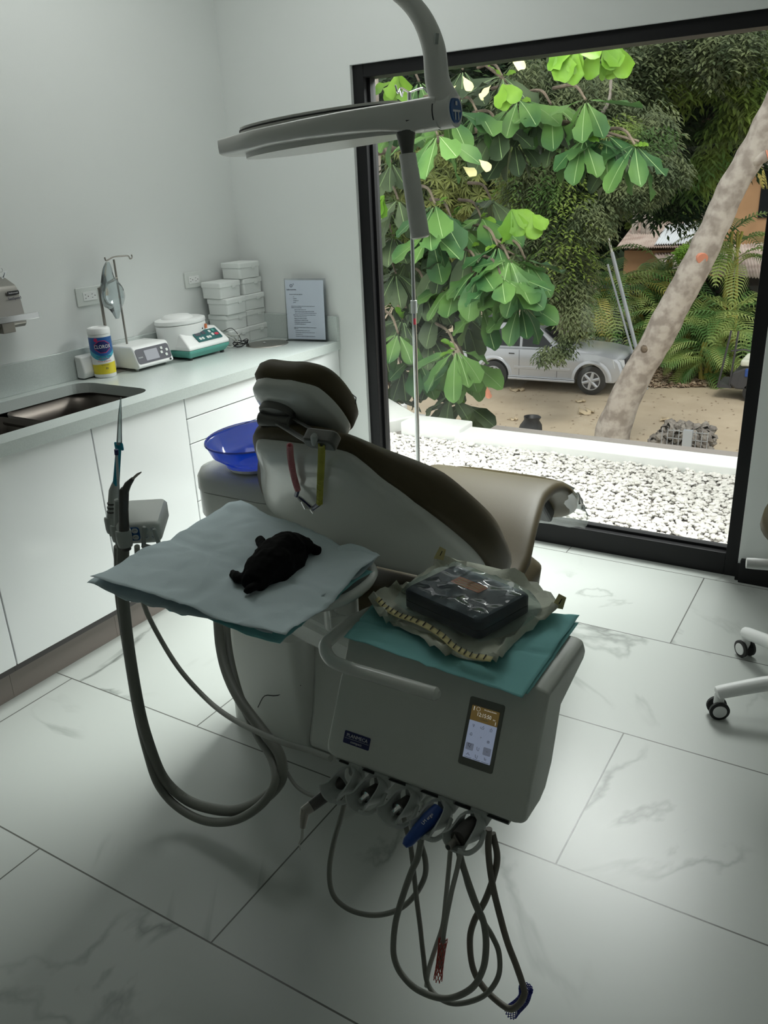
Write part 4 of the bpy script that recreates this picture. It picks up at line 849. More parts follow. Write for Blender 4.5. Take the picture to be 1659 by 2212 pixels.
# dark suction handle with angled tip (nearest)
t_ = thing('suction_handpiece', 'dark brown-grey suction handpiece with bent tip, nearest in the holder', 'handpiece', slots[0]); y = ysl[0]
q = [P(x, yy, 1, y) for x, yy in ((268, 1140), (267, 1100), (268, 1060), (276, 1047), (287, 1034), (297, 1025), (305, 1020))]
obj('handle', B().tube([slots[0]+Vector((0, 0, -.03)), q[0], q[1], q[2], q[2]+Vector((.002, 0, .006))], [.0115, .0115, .0105, .0105, .007], 16), 'dark_grip', t_)
obj('nozzle', B().tube([q[2]+Vector((0, 0, -.004)), q[3], q[4]], [.009, .0075, .004], 14), 'dark_grip', t_); obj('tip', B().tube([q[4], q[5], q[6]], [.003, .0028, .0014], 10), 'dull_steel', t_)
# saliva ejector
t_ = thing('saliva_ejector', 'thin white straw with navy cap in a grey handle, middle of the holder', 'saliva ejector', slots[1]); y = ysl[1]
q = [P(x, yy, 1, y) for x, yy in ((256, 1125), (255, 1080), (257, 1072), (252, 982), (251, 971))]
obj('handle', B().tube([slots[1]+Vector((0, 0, -.03)), q[0], q[1], q[1]+Vector((0, 0, .002))], [.012, .0105, .0088, .006], 16), 'grey_plastic', t_)
obj('straw', B().tube([q[2]-Vector((0, 0, .02)), q[2], q[3]], .0028, 10), 'straw_white', t_); obj('cap', B().tube([q[3], q[4]], .0045, 12), 'navy', t_)
# high volume tip
t_ = thing('suction_tip', 'long clear suction tip on a bright cyan tube, farthest and tallest in the holder', 'suction tip', slots[2]); y = ysl[2]
q = [P(x, yy, 1, y) for x, yy in ((243, 1118), (246, 1060), (250, 1043), (256, 972), (257, 964), (257, 956), (259, 900), (261, 858))]
obj('handle', B().tube([slots[2]+Vector((0, 0, -.03)), q[0], q[1], q[2]], [.012, .013, .0115, .008], 16), 'grey_plastic', t_)
for f_ in (.25, .4, .55): k_ = q[0].lerp(q[1], f_); obj('grip_ring', B().tube([k_-Vector((0, 0, .002)), k_+Vector((0, 0, .002))], .0138, 16), 'dark_grip', t_)
obj('cyan_tube', B().tube([q[2]-Vector((0, 0, .004)), q[3], q[4]], [.0075, .0062, .0068], 14), 'cyan_tip', t_)
b = B(); b.box(q[4], (.026, .006, .018)); obj('wing_collar', b, 'cyan_tip', t_, smooth=0, bevel=.003)
obj('clear_nozzle', B().tube([q[5]-Vector((0, 0, .004)), q[6], q[7]], [.0062, .0042, .0012], 12), 'clear_tip', t_)
# hoses from the holder
hose([(266, 1180), (265, 1240), (266, 1293), (280, 1411), (301, 1531), (322, 1607), (350, 1676), (389, 1718), (437, 1742), (506, 1751), (567, 1727), (607, 1684), (604, 1631), (570, 1582), (521, 1516), (491, 1456), (476, 1396), (470, 1330)], .0145, 'hose', 'thick ribbed grey suction hose, inner of the two floor loops', [1.14, 1.16, 1.20, 1.22, 1.32, 1.50], 'suction_hose', 'suction hoses looping to the floor left of the unit', 1)
hose([(256, 1180), (257, 1240), (259, 1293), (274, 1396), (296, 1531), (318, 1625), (343, 1697), (386, 1745), (446, 1774), (510, 1771), (567, 1735), (594, 1688), (588, 1641), (558, 1590), (524, 1520), (503, 1450), (492, 1390), (488, 1335)], .0115, 'hose', 'thinner ribbed grey suction hose, outer of the two floor loops', [1.16, 1.17, 1.18, 1.19, 1.34, 1.54], 'suction_hose', 'suction hoses looping to the floor left of the unit', 1)
hose([(296, 1180), (300, 1250), (313, 1312), (347, 1381), (389, 1447), (443, 1507), (491, 1546), (552, 1579), (612, 1604), (672, 1622), (714, 1638)], .0065, 'hose_pale', 'slim pale hose swinging from the holder across to the console', [1.18, 1.25, 1.25, 1.15, 1.09], 'signal_hose', None)
hose([(590, 1600), (606, 1640), (620, 1668), (640, 1698), (668, 1716), (700, 1722), (730, 1716)], .0045, 'hose', 'thin dark cable arcing from the loops to under the console', [1.35, 1.28, 1.2, 1.1], 'signal_hose', None)
# ================================================================ PAPER BIBS, GLOVE, PACKAGE
def sheet(name, corners, z, m, label, cat, group=None, crease=.004, droop=None, seed=0, n=44, fold=None):
    cs = [P(*c_[:2], 2, z+(c_[2] if len(c_) > 2 else 0)) for c_ in corners]; b = B(); vs = []
    for i in range(n+1):
        for j in range(n+1):
            u, v = i/n, j/n; p = cs[0].lerp(cs[1], u).lerp(cs[3].lerp(cs[2], u), v)
            e = max(abs(u-.5), abs(v-.5))*2
            h = abs(noise.noise(Vector((p.x*9, p.y*9, seed))))*crease*2+noise.noise(Vector((p.x*25, p.y*25, seed+5)))*crease*.5
            h += noise.noise(Vector((p.x*9, p.y*9, seed+9)))*crease*3*max(0, e-.75)/.25
            h -= .004*max(0, 1-abs(u-.48)*25)+.004*max(0, 1-abs(v-.5)*25)-.002*max(0, 1-abs(u+v-.9)*18)+.002*max(0, 1-abs(u-v-.25)*20)
            h += crease*.7*max(0, 1-abs(noise.noise(Vector((p.x*6+seed, p.y*6, 2))))*16)-crease*.5*max(0, 1-abs(noise.noise(Vector((p.x*11, p.y*8+seed, 4))))*14)
            vs.append(Vector((p.x, p.y, p.z+h)))
    fs = [(i*(n+1)+j, (i+1)*(n+1)+j, (i+1)*(n+1)+j+1, i*(n+1)+j+1) for i in range(n) for j in range(n)]
    b.add(vs, fs); o = obj(name, b, m, solid=.0006, smooth=50); return tag(o, label, cat, group)
g_ = 'paper bibs stacked on the oval tray'
sheet('paper_bib', [(212, 1262, -.022), (520, 1110), (805, 1235), (605, 1392, -.012)], .889, 'bib_teal', 'turquoise paper bib, lowest of the pile, its edges drooping off the tray', 'paper bib', g_, .004, seed=3)
sheet('paper_bib', [(190, 1270, -.010), (522, 1096), (822, 1209), (588, 1378, -.005)], .897, 'bib_white', 'pale blue paper bib with wavy edge, second from the top of the pile', 'paper bib', g_, .006, seed=11)
sheet('paper_bib', [(195, 1246, .006), (520, 1084), (815, 1208), (618, 1380)], .908, 'bib_white', 'pale blue creased paper bib on top of the pile under the glove', 'paper bib', g_, .005, seed=7)
# black glove: crumpled palm plus fingers fused into one skin
gl = bpy.data.meshes.new('g'); b = B(); gz = .925
def gp(x, y, dz=0): return P(x, y, 2, gz+dz)
b.tube(spline([gp(545, 1262), gp(560, 1240, .004), gp(585, 1215, .012), (gp(610, 1190, .014)), gp(640, 1180, .006), gp(668, 1178, -.006)], 5), [.012+.026*math.sin(math.pi*min(1, .12+k/25*.85)) for k in range(26)], 14)
b.tube(spline([gp(540, 1255, -.002), gp(580, 1235), gp(620, 1215), gp(655, 1200, -.008)], 5), [.010+.022*math.sin(math.pi*min(1, .1+k/15*.85)) for k in range(16)], 14)
for pts, r in (([(545, 1250), (520, 1250), (505, 1243), (497, 1240)], .0105), ([(560, 1262), (540, 1272), (530, 1282)], .0075), ([(575, 1215), (568, 1190), (564, 1172), (562, 1163)], .0095), ([(600, 1190), (622, 1172), (628, 1166)], .010), ([(640, 1180), (652, 1172), (662, 1172)], .008), ([(660, 1190), (672, 1185), (684, 1190), (691, 1191)], .0105), ([(650, 1178), (662, 1172), (665, 1168)], .008)):
    q = spline([gp(x, y, -.008 if k > 1 else 0) for k, (x, y) in enumerate(pts)], 4); b.tube(q, [r*(1 if k < len(q)-2 else .75) for k in range(len(q))], 10)
o = obj('nitrile_glove', b, 'black_nitrile', smooth=80); md = o.modifiers.new('fuse', 'REMESH'); md.mode = 'VOXEL'; md.voxel_size = .003; md.use_smooth_shade = True
tx = bpy.data.textures.new('crumple', 'CLOUDS'); tx.noise_scale = .03; md = o.modifiers.new('crumple', 'DISPLACE'); md.texture = tx; md.strength = .010; md.mid_level = .5
tag(o, 'crumpled black nitrile glove lying on the top paper bib', 'glove')
# paper under the package
sheet('paper_bib', [(742, 1375), (808, 1305), (1252, 1328), (1128, 1507, -.0)], .808, 'bib_teal', 'turquoise paper bib spread on top of the console under the wrapped case', 'paper bib', None, .0015, seed=21)
sheet('paper_bib', [(760, 1368), (830, 1300), (1250, 1345), (1140, 1500)], .8045, 'bib_teal', 'second turquoise sheet just showing beneath the first on the console', 'paper bib', None, .001, seed=25)
# sterilisation pouch with dark case
pz = .822
pk = thing('sterile_pouch', 'opened sterilisation pouch, clear film over ivory paper, on the console', 'pouch', P(1000, 1330, 2, .812))
edge = [(795, 1290), (820, 1330), (850, 1350), (905, 1375), (950, 1405), (1000, 1423), (1055, 1428), (1085, 1418), (1110, 1390), (1165, 1345), (1208, 1308), (1190, 1285), (1120, 1240), (1010, 1215), (945, 1205), (930, 1225), (870, 1262), (830, 1268)]
ep = spline([P(x, y, 2, pz+.012*math.sin(i*2.1)) for i, (x, y) in enumerate(edge+[edge[0]])], 4)[:-1]
cc = sum(ep, Vector())/len(ep); cc.z = .815
def pring2(s, dz, jit=.002, sd=0): return [cc+(p-cc)*s+Vector((0, 0, dz+jit*noise.noise(Vector((i*.9, s*7, sd)))*2)) for i, p in enumerate(ep)]
b = B(); b.ring([pring2(1, 0, .006), pring2(.93, .006, .01, 1), pring2(.85, -.001, .008, 2), pring2(.7, -.002), pring2(.4, -.003), pring2(.02, -.003)], False, True); obj('pouch_paper', b, 'pouch', pk, smooth=40, solid=.0006)
b = B(); ft = []
for i, p in enumerate(ep[2:38]): pass
seg_ = [P(x, y, 2, pz+.014) for x, y in ((818, 1288), (840, 1310), (870, 1326), (905, 1338), (950, 1362), (985, 1392), (1020, 1410), (1065, 1418))]
sp = spline(seg_, 6); b.ring([[p+Vector((0, 0, .001*math.sin(i))) for i, p in enumerate(sp)], [p+Vector((.005, -.022, .003)) for i, p in enumerate(sp)]], False, False, closed=False); st_ = obj('seal_strip', b, 'pouch_yellow', pk, solid=.0005)
b = B()
for i in range(2, len(sp)-1, 2):
    p = sp[i]+Vector((.001, -.001, .0022)); q_ = sp[i]+Vector((.004, -.019, .0045)); b.tube([p, q_], .0011, 4)
obj('strip_print', b, 'seam', st_)
for (x, y), dz in (((947, 1203), .02), ((1204, 1308), .012)):
    p = P(x, y, 2, pz+dz); b = B(); b.add([p+Vector((-.012, 0, -.006)), p+Vector((.010, .004, -.008)), p+Vector((.014, .010, .016)), p+Vector((-.002, .012, .020))], [(0, 1, 2, 3)]); o = obj('torn_corner', b, 'pouch_yellow', pk, solid=.0005, smooth=0)
    obj('corner_print', B().tube([p+Vector((.002, .004, .002)), p+Vector((.006, .008, .012))], .0012, 4), 'seam', o)
cz = .862; k4 = [P(868, 1272, 2, cz), P(1034, 1345, 2, cz), P(1150, 1283, 2, cz)]
ux = (k4[1]-k4[0]); uy_ = (k4[2]-k4[1]); cen = k4[0]+ux/2+uy_/2; W_ = ux.length; ux.normalize(); uy2 = (uy_-ux*uy_.dot(ux)); D_ = uy2.length; uy2.normalize(); F3 = frame(Vector((cen.x, cen.y, .822)), ux, uy2)
case = thing('instrument_case', 'dark instrument case with orange label inside the clear pouch', 'case', F3(0, 0, 0))
b = B(); b.ring([[F3(u, v, z) for u, v in rrect(W_-i, D_-i, .016, 5)] for i, z in ((.008, 0), (0, .004), (0, .019))]); obj('lower_half', b, 'case', case, smooth=40)
b = B(); b.ring([[F3(u, v, z) for u, v in rrect(W_-i, D_-i, .016, 5)] for i, z in ((0, .0205), (0, .036), (.008, .041), (.03, .042))]); obj('upper_half', b, 'case', case, smooth=40)
b = B(); b.prism(rrect(.075, .030, .003, 3, -.012, .022), F3, .0415, .0428); obj('orange_label', b, 'orange', case, smooth=0)
for k in range(3): b = B(); rq(b, F3, -.012, .030-.008*k, .06, .002, .0432); obj('label_print', b, 'pouch_yellow', case, smooth=0)
# film tented over the case
n = 30; vs = []; b = B()
for i in range(n+1):
    for j in range(n+1):
        u = (i/n-.5)*2; v = (j/n-.5)*2; X_, Y_ = u*(W_/2+.035), v*(D_/2+.03)
        o_ = max(0, max(abs(X_)-W_/2, abs(Y_)-D_/2))/.033; z = .047-.036*min(1, o_)**.8
        z += (abs(noise.noise(Vector((X_*22, Y_*22, 3))))*.012+abs(noise.noise(Vector((X_*50, Y_*50, 8))))*.004)*(1-.5*min(1, o_))
        s_ = 1-.16*(u*v)**2; vs.append(F3(X_*s_, Y_*s_, z))
b.add(vs, [(i*(n+1)+j, (i+1)*(n+1)+j, (i+1)*(n+1)+j+1, i*(n+1)+j+1) for i in range(n) for j in range(n)]); obj('clear_film', b, 'film', pk, smooth=25)

# ================================================================ OPERATING LIGHT
lt = thing('operating_light', 'flat white dental operating light on a curved arm, above the chair', 'lamp', (-1.1, 1.65, 1.75))
LY = 1.66; p0 = P(955, 240, 1, LY); pk0 = P(499, 319, 1, LY); dv = (pk0-p0).normalized(); up = Vector((0, 0, 1)); up = (up-dv*up.dot(dv)).normalized(); sd = dv.cross(up); LL = (pk0-p0).length
def LP(l, s_, h): return p0+dv*l+sd*s_+up*h
b = B(); rings = []
for l, hw, t0, t1 in ((.0, .030, -.034, .030), (.055, .032, -.034, .030), (.075, .05, -.032, .028), (.11, .085, -.028, .026), (.18, .115, -.026, .024), (.28, .125, -.024, .022), (.38, .115, -.023, .021), (.43, .10, -.024, .022), (LL-.012, .06, -.022, .019), (LL, .035, -.021, .018)):
    rings.append([LP(l, hw*math.copysign(abs(math.cos(a))**.7, math.cos(a)), (t0+t1)/2+(t1-t0)/2*math.copysign(abs(math.sin(a))**.3, math.sin(a))) for a in [2*math.pi*k/24 for k in range(24)]])
b.ring(rings); lh = obj('lamp_head', b, 'lamp_white', lt, smooth=60)
def oval(l0, l1, hw, n=28): return [((l0+l1)/2+(l1-l0)/2*math.cos(2*math.pi*k/n), hw*math.sin(2*math.pi*k/n)) for k in range(n)]
b = B(); b.ring([[LP(l, s_, h) for l, s_ in oval(.10, LL-.045, .085)] for h in (.018, .034)]); obj('top_cover', b, 'lamp_white', lh, smooth=30)
b = B(); b.ring([[LP(l, s_, h) for l, s_ in oval(.098, LL-.043, .087)] for h in (.0255, .0285)]); obj('cover_seam', b, 'seam', lh, smooth=30)
b = B(); b.ring([[LP(l, s_, h) for l, s_ in oval(.07, LL-.055, .095)] for h in (-.033, -.018)]); obj('lower_cover', b, 'lamp_white', lh, smooth=30)
b = B(); b.cyl(LP(.005, 0, -.002), LP(-.03, 0, -.002), .033, .033, 28); obj('pivot_barrel', b, 'lamp_white', lt)
obj('barrel_seam', B().cyl(LP(.007, 0, -.002), LP(.0045, 0, -.002), .0336, .0336, 28), 'seam', lt)
b = B(); b.cyl(LP(-.03, 0, -.002), LP(-.0325, 0, -.002), .026, .024, 28); cap = obj('logo_cap', b, 'lbl_blue', lt)
fq = frame(LP(-.0328, 0, -.002), sd if sd.y > 0 else -sd, up); sg = 1 if fq(0, 0, 1)[0] > fq(0, 0, 0)[0] else -1
b = B()
for u, v, w_, h_ in ((0, -.002, .034, .004), (-.007, -.011, .004, .016), (.007, -.011, .004, .016), (0, .012, .008, .008)): b.prism(rrect(w_, h_, .001, 2, u, v), fq, 0, .0008*sg)
obj('logo_mark', b, 'ink_pale', cap, smooth=0)
ap = [LP(-.014, 0, .01), P(946, 180, 1, LY), P(938, 110, 1, LY), P(922, 60, 1, LY), P(900, 22, 1, LY), P(868, -12, 1, LY), P(820, -50, 1, LY)]
c_ = spline(ap, 6); N = len(c_); rs_ = [.0275-.0085*min(1, k/(N*.7)) for k in range(N)]
last = c_[-1]; far = [Vector((last.x-.25, LY+.15, 2.35)), Vector((last.x-.3, LY+.2, CZ-.01))]
c2 = spline([c_[-2], c_[-1]]+far, 6); obj('lamp_arm', B().tube(c_+c2[7:], rs_+[rs_[-1]]*(len(c2)-7), 18), 'lamp_white', lt)
obj('ceiling_rose', B().lathe([(.07, -.05), (.08, -.03), (.08, -.001)], (far[1].x, far[1].y, CZ), 24), 'lamp_white', lt)
s_ = LP(-.012, 0, .0); obj('arm_sticker', B().tube([P(942, 95, 1, LY-.022), P(944, 72, 1, LY-.022)], .0045, 8), 'grey_plastic', lt)
h0 = P(876, 284, 1, LY-.02); h1 = P(880, 332, 1, LY-.02); h2 = P(885, 365, 1, LY-.02); h3 = P(908, 512, 1, LY-.02)
obj('handle_cone', B().tube([h0+Vector((0, 0, .02)), h0, h1], [.024, .021, .0125], 18), 'gunmetal', lt)
obj('grip_handle', B().tube([h1, h1+(h1-h0)*.02, h2, h2+(h3-h2)*.01, h3, h3+(h3-h2)*.02], [.016, .0178, .018, .0187, .0205, .016], 20), 'lamp_white', lt)
# ================================================================ DRIP POLE
IY = 2.95; f0 = P(903, 1000, 1, IY); m0 = P(894, 660, 1, IY); u0 = P(888, 420, 1, IY); tpp = P(884, 200, 1, IY)
t_ = thing('drip_pole', 'tall thin chrome drip pole standing behind the chair by the window', 'drip pole', (f0.x, IY, 0))
obj('lower_tube', B().tube([(f0.x, IY, .05), (m0.x, IY, m0.z)], .0095, 14), 'chrome', t_); obj('upper_tube', B().tube([(m0.x, IY, m0.z), (u0.x-.0, IY, u0.z), (tpp.x, IY, tpp.z)], .0078, 12), 'chrome', t_)
obj('collar', B().tube([(m0.x, IY, m0.z-.03), (m0.x, IY, m0.z+.02)], .0135, 14), 'grey_plastic', t_)
obj('height_sticker', B().tube([(f0.x+.0045, IY-.003, m0.z-.075), (f0.x+.0045, IY-.003, m0.z-.050)], .0065, 10), 'red', t_)
b = B()
for a in range(3): aa = a*2.1+.4; b.tube(spline([tpp, tpp+Vector((.05*math.cos(aa), .05*math.sin(aa), .012)), tpp+Vector((.07*math.cos(aa), .07*math.sin(aa), -.005)), tpp+Vector((.085*math.cos(aa), .085*math.sin(aa), .02))], 5), .0035, 8)
obj('top_hooks', b, 'chrome', t_)
b = B()
for a in range(5): aa = a*2*math.pi/5+.2; b.tube([(f0.x, IY, .07), (f0.x+.2*math.cos(aa), IY+.2*math.sin(aa), .055)], .011, 10)
obj('star_base', b, 'dull_steel', t_)
for a in range(5): aa = a*2*math.pi/5+.2; obj('caster', B().tube([(f0.x+.2*math.cos(aa)-.009, IY+.2*math.sin(aa), .024), (f0.x+.2*math.cos(aa)+.009, IY+.2*math.sin(aa), .024)], .023, 14), 'black_rubber', t_)
# ================================================================ STOOL
SX, SY = .03, 2.52
t_ = thing('operator_stool', 'white five-wheeled stool with brown seat, cut off by the right frame edge', 'stool', (SX, SY, 0))
for lk, (cx_, cy_) in enumerate(((-.277, 2.375), (-.262, 2.79), (.12, 2.86), (.33, 2.47), (.08, 2.17))):
    d = Vector((cx_-SX, cy_-SY, 0)).normalized(); e = Vector((cx_, cy_, 0)); s_ = Vector((-d.y, d.x, 0))
    c_ = spline([Vector((SX, SY, .135)), Vector((SX, SY, .13)).lerp(e+Vector((0, 0, .13)), .5), e+Vector((0, 0, .095))-d*.02, e+Vector((0, 0, .085))+d*.012], 4)
    lg = obj('leg', B().tube(c_, [.026-.006*k/len(c_) for k in range(len(c_)-1)]+[.012], 14), 'white', t_)
    obj('caster_fork', B().tube([e+Vector((0, 0, .085)), e+Vector((0, 0, .05)), e+Vector((0, 0, .03))], [.015, .016, .010], 12), 'white', lg)
    for sg in (-1, 1):
        a = e+Vector((0, 0, .031))+s_*.010*sg; z_ = a+s_*.013*sg
        obj('wheel', B().tube([a, a.lerp(z_, .2), z_.lerp(a, .15), z_], [.027, .031, .031, .027], 24), 'black_rubber', lg)
        obj('wheel_disc', B().tube([z_, z_+s_*.002*sg], [.0215, .020], 24), 'white', lg)
obj('hub', B().lathe([(.04, .10), (.045, .12), (.045, .17), (.025, .18), (.025, .54), (.05, .55)], (SX, SY, 0), 24), 'white', t_)
b = B(); b.ring([[(SX-.045+(.225+d)*math.copysign(abs(math.cos(a))**.75, math.cos(a)), SY+(.20+d)*math.copysign(abs(math.sin(a))**.75, math.sin(a)), z+.06*max(0, abs(math.cos(a))-.6)) for a in [2*math.pi*k/36 for k in range(36)]] for d, z in ((-.09, .585), (-.02, .588), (0, .61), (-.005, .64), (-.03, .655), (-.10, .66))]); obj('seat', b, 'leather', t_, smooth=80)
b = B(); b.ring([[(SX+(.17+d)*math.cos(a), SY+(.16+d)*math.sin(a), z) for a in [2*math.pi*k/30 for k in range(30)]] for d, z in ((-.07, .54), (0, .56), (.02, .586))]); obj('seat_pan', b, 'white', t_)
lv = P(1612, 1216, 1, 2.42); obj('lever', B().tube([lv, lv+Vector((.02, .005, 0)), lv+Vector((.20, .04, .004))], [.016, .017, .015], 14), 'white', t_)
# ================================================================ OUTSIDE
GZ = -3.8
b = B(); b.bb(-5.5, 3.5, WY+.15, 5.02, -.35, -.035); struct('floor_1', b, 'roof_bed', smooth=0)
# pebbles on the flat roof
rs = random.Random(5); b = B()
ico_v = [(0, 0, 1), (.9, 0, .3), (.28, .85, .3), (-.72, .53, .3), (-.72, -.53, .3), (.28, -.85, .3), (.72, .53, -.4), (-.28, .85, -.4), (-.9, 0, -.4), (-.28, -.85, -.4), (.72, -.53, -.4)]
ico_f = [(0, 1, 2), (0, 2, 3), (0, 3, 4), (0, 4, 5), (0, 5, 1), (1, 6, 2), (2, 7, 3), (3, 8, 4), (4, 9, 5), (5, 10, 1), (6, 7, 2), (7, 8, 3), (8, 9, 4), (9, 10, 5), (10, 6, 1)]
for i in range(15000):
    x, y = rs.uniform(-3.6, .2), rs.uniform(WY+.17, 4.80); s_ = rs.uniform(.009, .019); R_ = Matrix.Rotation(rs.uniform(0, 6.3), 3, 'Z') @ Matrix.Rotation(rs.uniform(-.5, .5), 3, 'X')
    a_, c_ = rs.uniform(.7, 1.5), rs.uniform(.45, .8); z = rs.uniform(-.03, -.008)
    b.add([R_ @ Vector((v[0]*s_*a_, v[1]*s_, v[2]*s_*c_))+Vector((x, y, z)) for v in ico_v], ico_f)
o = obj('gravel', b, 'pebble', smooth=0); o['kind'] = 'stuff'; tag(o, 'bed of white pebbles on the flat roof outside the window', 'gravel')
struct('trim_3', B().bb(-2.42, 3.5, 4.80, 5.02, -.1, .035), 'coping', smooth=0, bevel=.006)
struct('trim_4', B().bb(-2.25, 3.5, 5.021, 5.115, -.3, .034), 'gutter', smooth=0)
b = B(); b.box((-2.62, 4.93, .02), (.46, .22, .10), Matrix.Rotation(.0, 3, 'Z')); tag(obj('coping_block', b, 'coping', smooth=0, bevel=.01), 'white coping block at the left end of the roof edge', 'block')
b = B(); b.box((-3.15, 4.95, .02), (.42, .5, .13), Matrix.Rotation(-.5, 3, 'Z') @ Matrix.Rotation(.12, 3, 'Y')); tag(obj('concrete_slab', b, 'coping', smooth=0, bevel=.01), 'pale slanted concrete slab at the roof edge beside the window frame', 'slab')
b = B(); b.add([(-60, 4.5, GZ), (25, 4.5, GZ), (25, 60, GZ), (-60, 60, GZ)], [(0, 1, 2, 3)]); struct('floor_2', b, 'sand', smooth=0)
struct('wall_under', B().bb(-5.5, 3.5, 4.9, 5.0, GZ, -.35), 'wall', smooth=0)
# leaf litter under the palms
rs = random.Random(11); b = B()
def flatleaf(b, c, L, W, yaw, lift, rs):
    f = Vector((math.cos(yaw), math.sin(yaw), 0)); s_ = Vector((-f.y, f.x, 0)); c = Vector(c)
    b.add([c-f*L/2, c-s_*W/2+Vector((0, 0, lift)), c+f*L/2+Vector((0, 0, lift*rs.uniform(-.2, 1))), c+s_*W/2+Vector((0, 0, lift*.6))], [(0, 1, 2), (0, 2, 3)])
for i in range(2200):
    q = P(rs.uniform(1340, 1620), rs.uniform(775, 838), 2, GZ); flatleaf(b, q+Vector((0, 0, .02)), rs.uniform(.10, .28), rs.uniform(.05, .14), rs.uniform(0, 6.3), rs.uniform(.02, .08), rs)
for i in range(260):
    q = P(rs.uniform(1000, 1600), rs.uniform(835, 980), 2, GZ); flatleaf(b, q+Vector((0, 0, .01)), rs.uniform(.04, .1), rs.uniform(.03, .05), rs.uniform(0, 6.3), .01, rs)
o = obj('leaf_litter', b, 'litter', smooth=0); o['kind'] = 'stuff'; tag(o, 'brown leaf litter on the ground below the palms', 'leaf litter')
for px, py, L, yw, lb in ((1117, 844, .42, .2, 'curled dry leaf on the road below the car doors'), (1267, 893, .46, .9, 'largest pale dry leaf on open sand, left of the leaning trunk'), (1443, 910, .38, 2.8, 'curled dry leaf on the road right of the leaning trunk'), (1254, 869, .26, .4, 'small dry leaf on the road in front of the front wheel'), (1415, 833, .40, 1, 'pale dry leaf at the litter edge just right of the trunk'), (1110, 908, .2, .2, 'small dry leaf near the roof edge, below the car')):
    q = P(px, py, 2, GZ); b = B(); f = Vector((math.cos(yw), math.sin(yw), 0)); s_ = Vector((-f.y, f.x, 0)); z = Vector((0, 0, 1))
    b.ring([[q+f*L*t+s_*L*w_*1.1+z*h for w_, h in ((-ww*1.5, .05+.04*math.sin(t*19+px)), (-ww*.6, .015), (0, .008+.05*t*t), (ww*.6, .02), (ww*(2.0+math.sin(t*25+py)), .045+.04*math.cos(t*17+py)))] for t, ww in ((-.5, .02), (-.3, .17), (0, .26), (.15, .12), (.3, .20), (.5, .01))], False, False, closed=False)
    tag(obj('fallen_leaf', b, 'dry_leaf', solid=.004), lb, 'leaf', 'dry leaves fallen on the road')
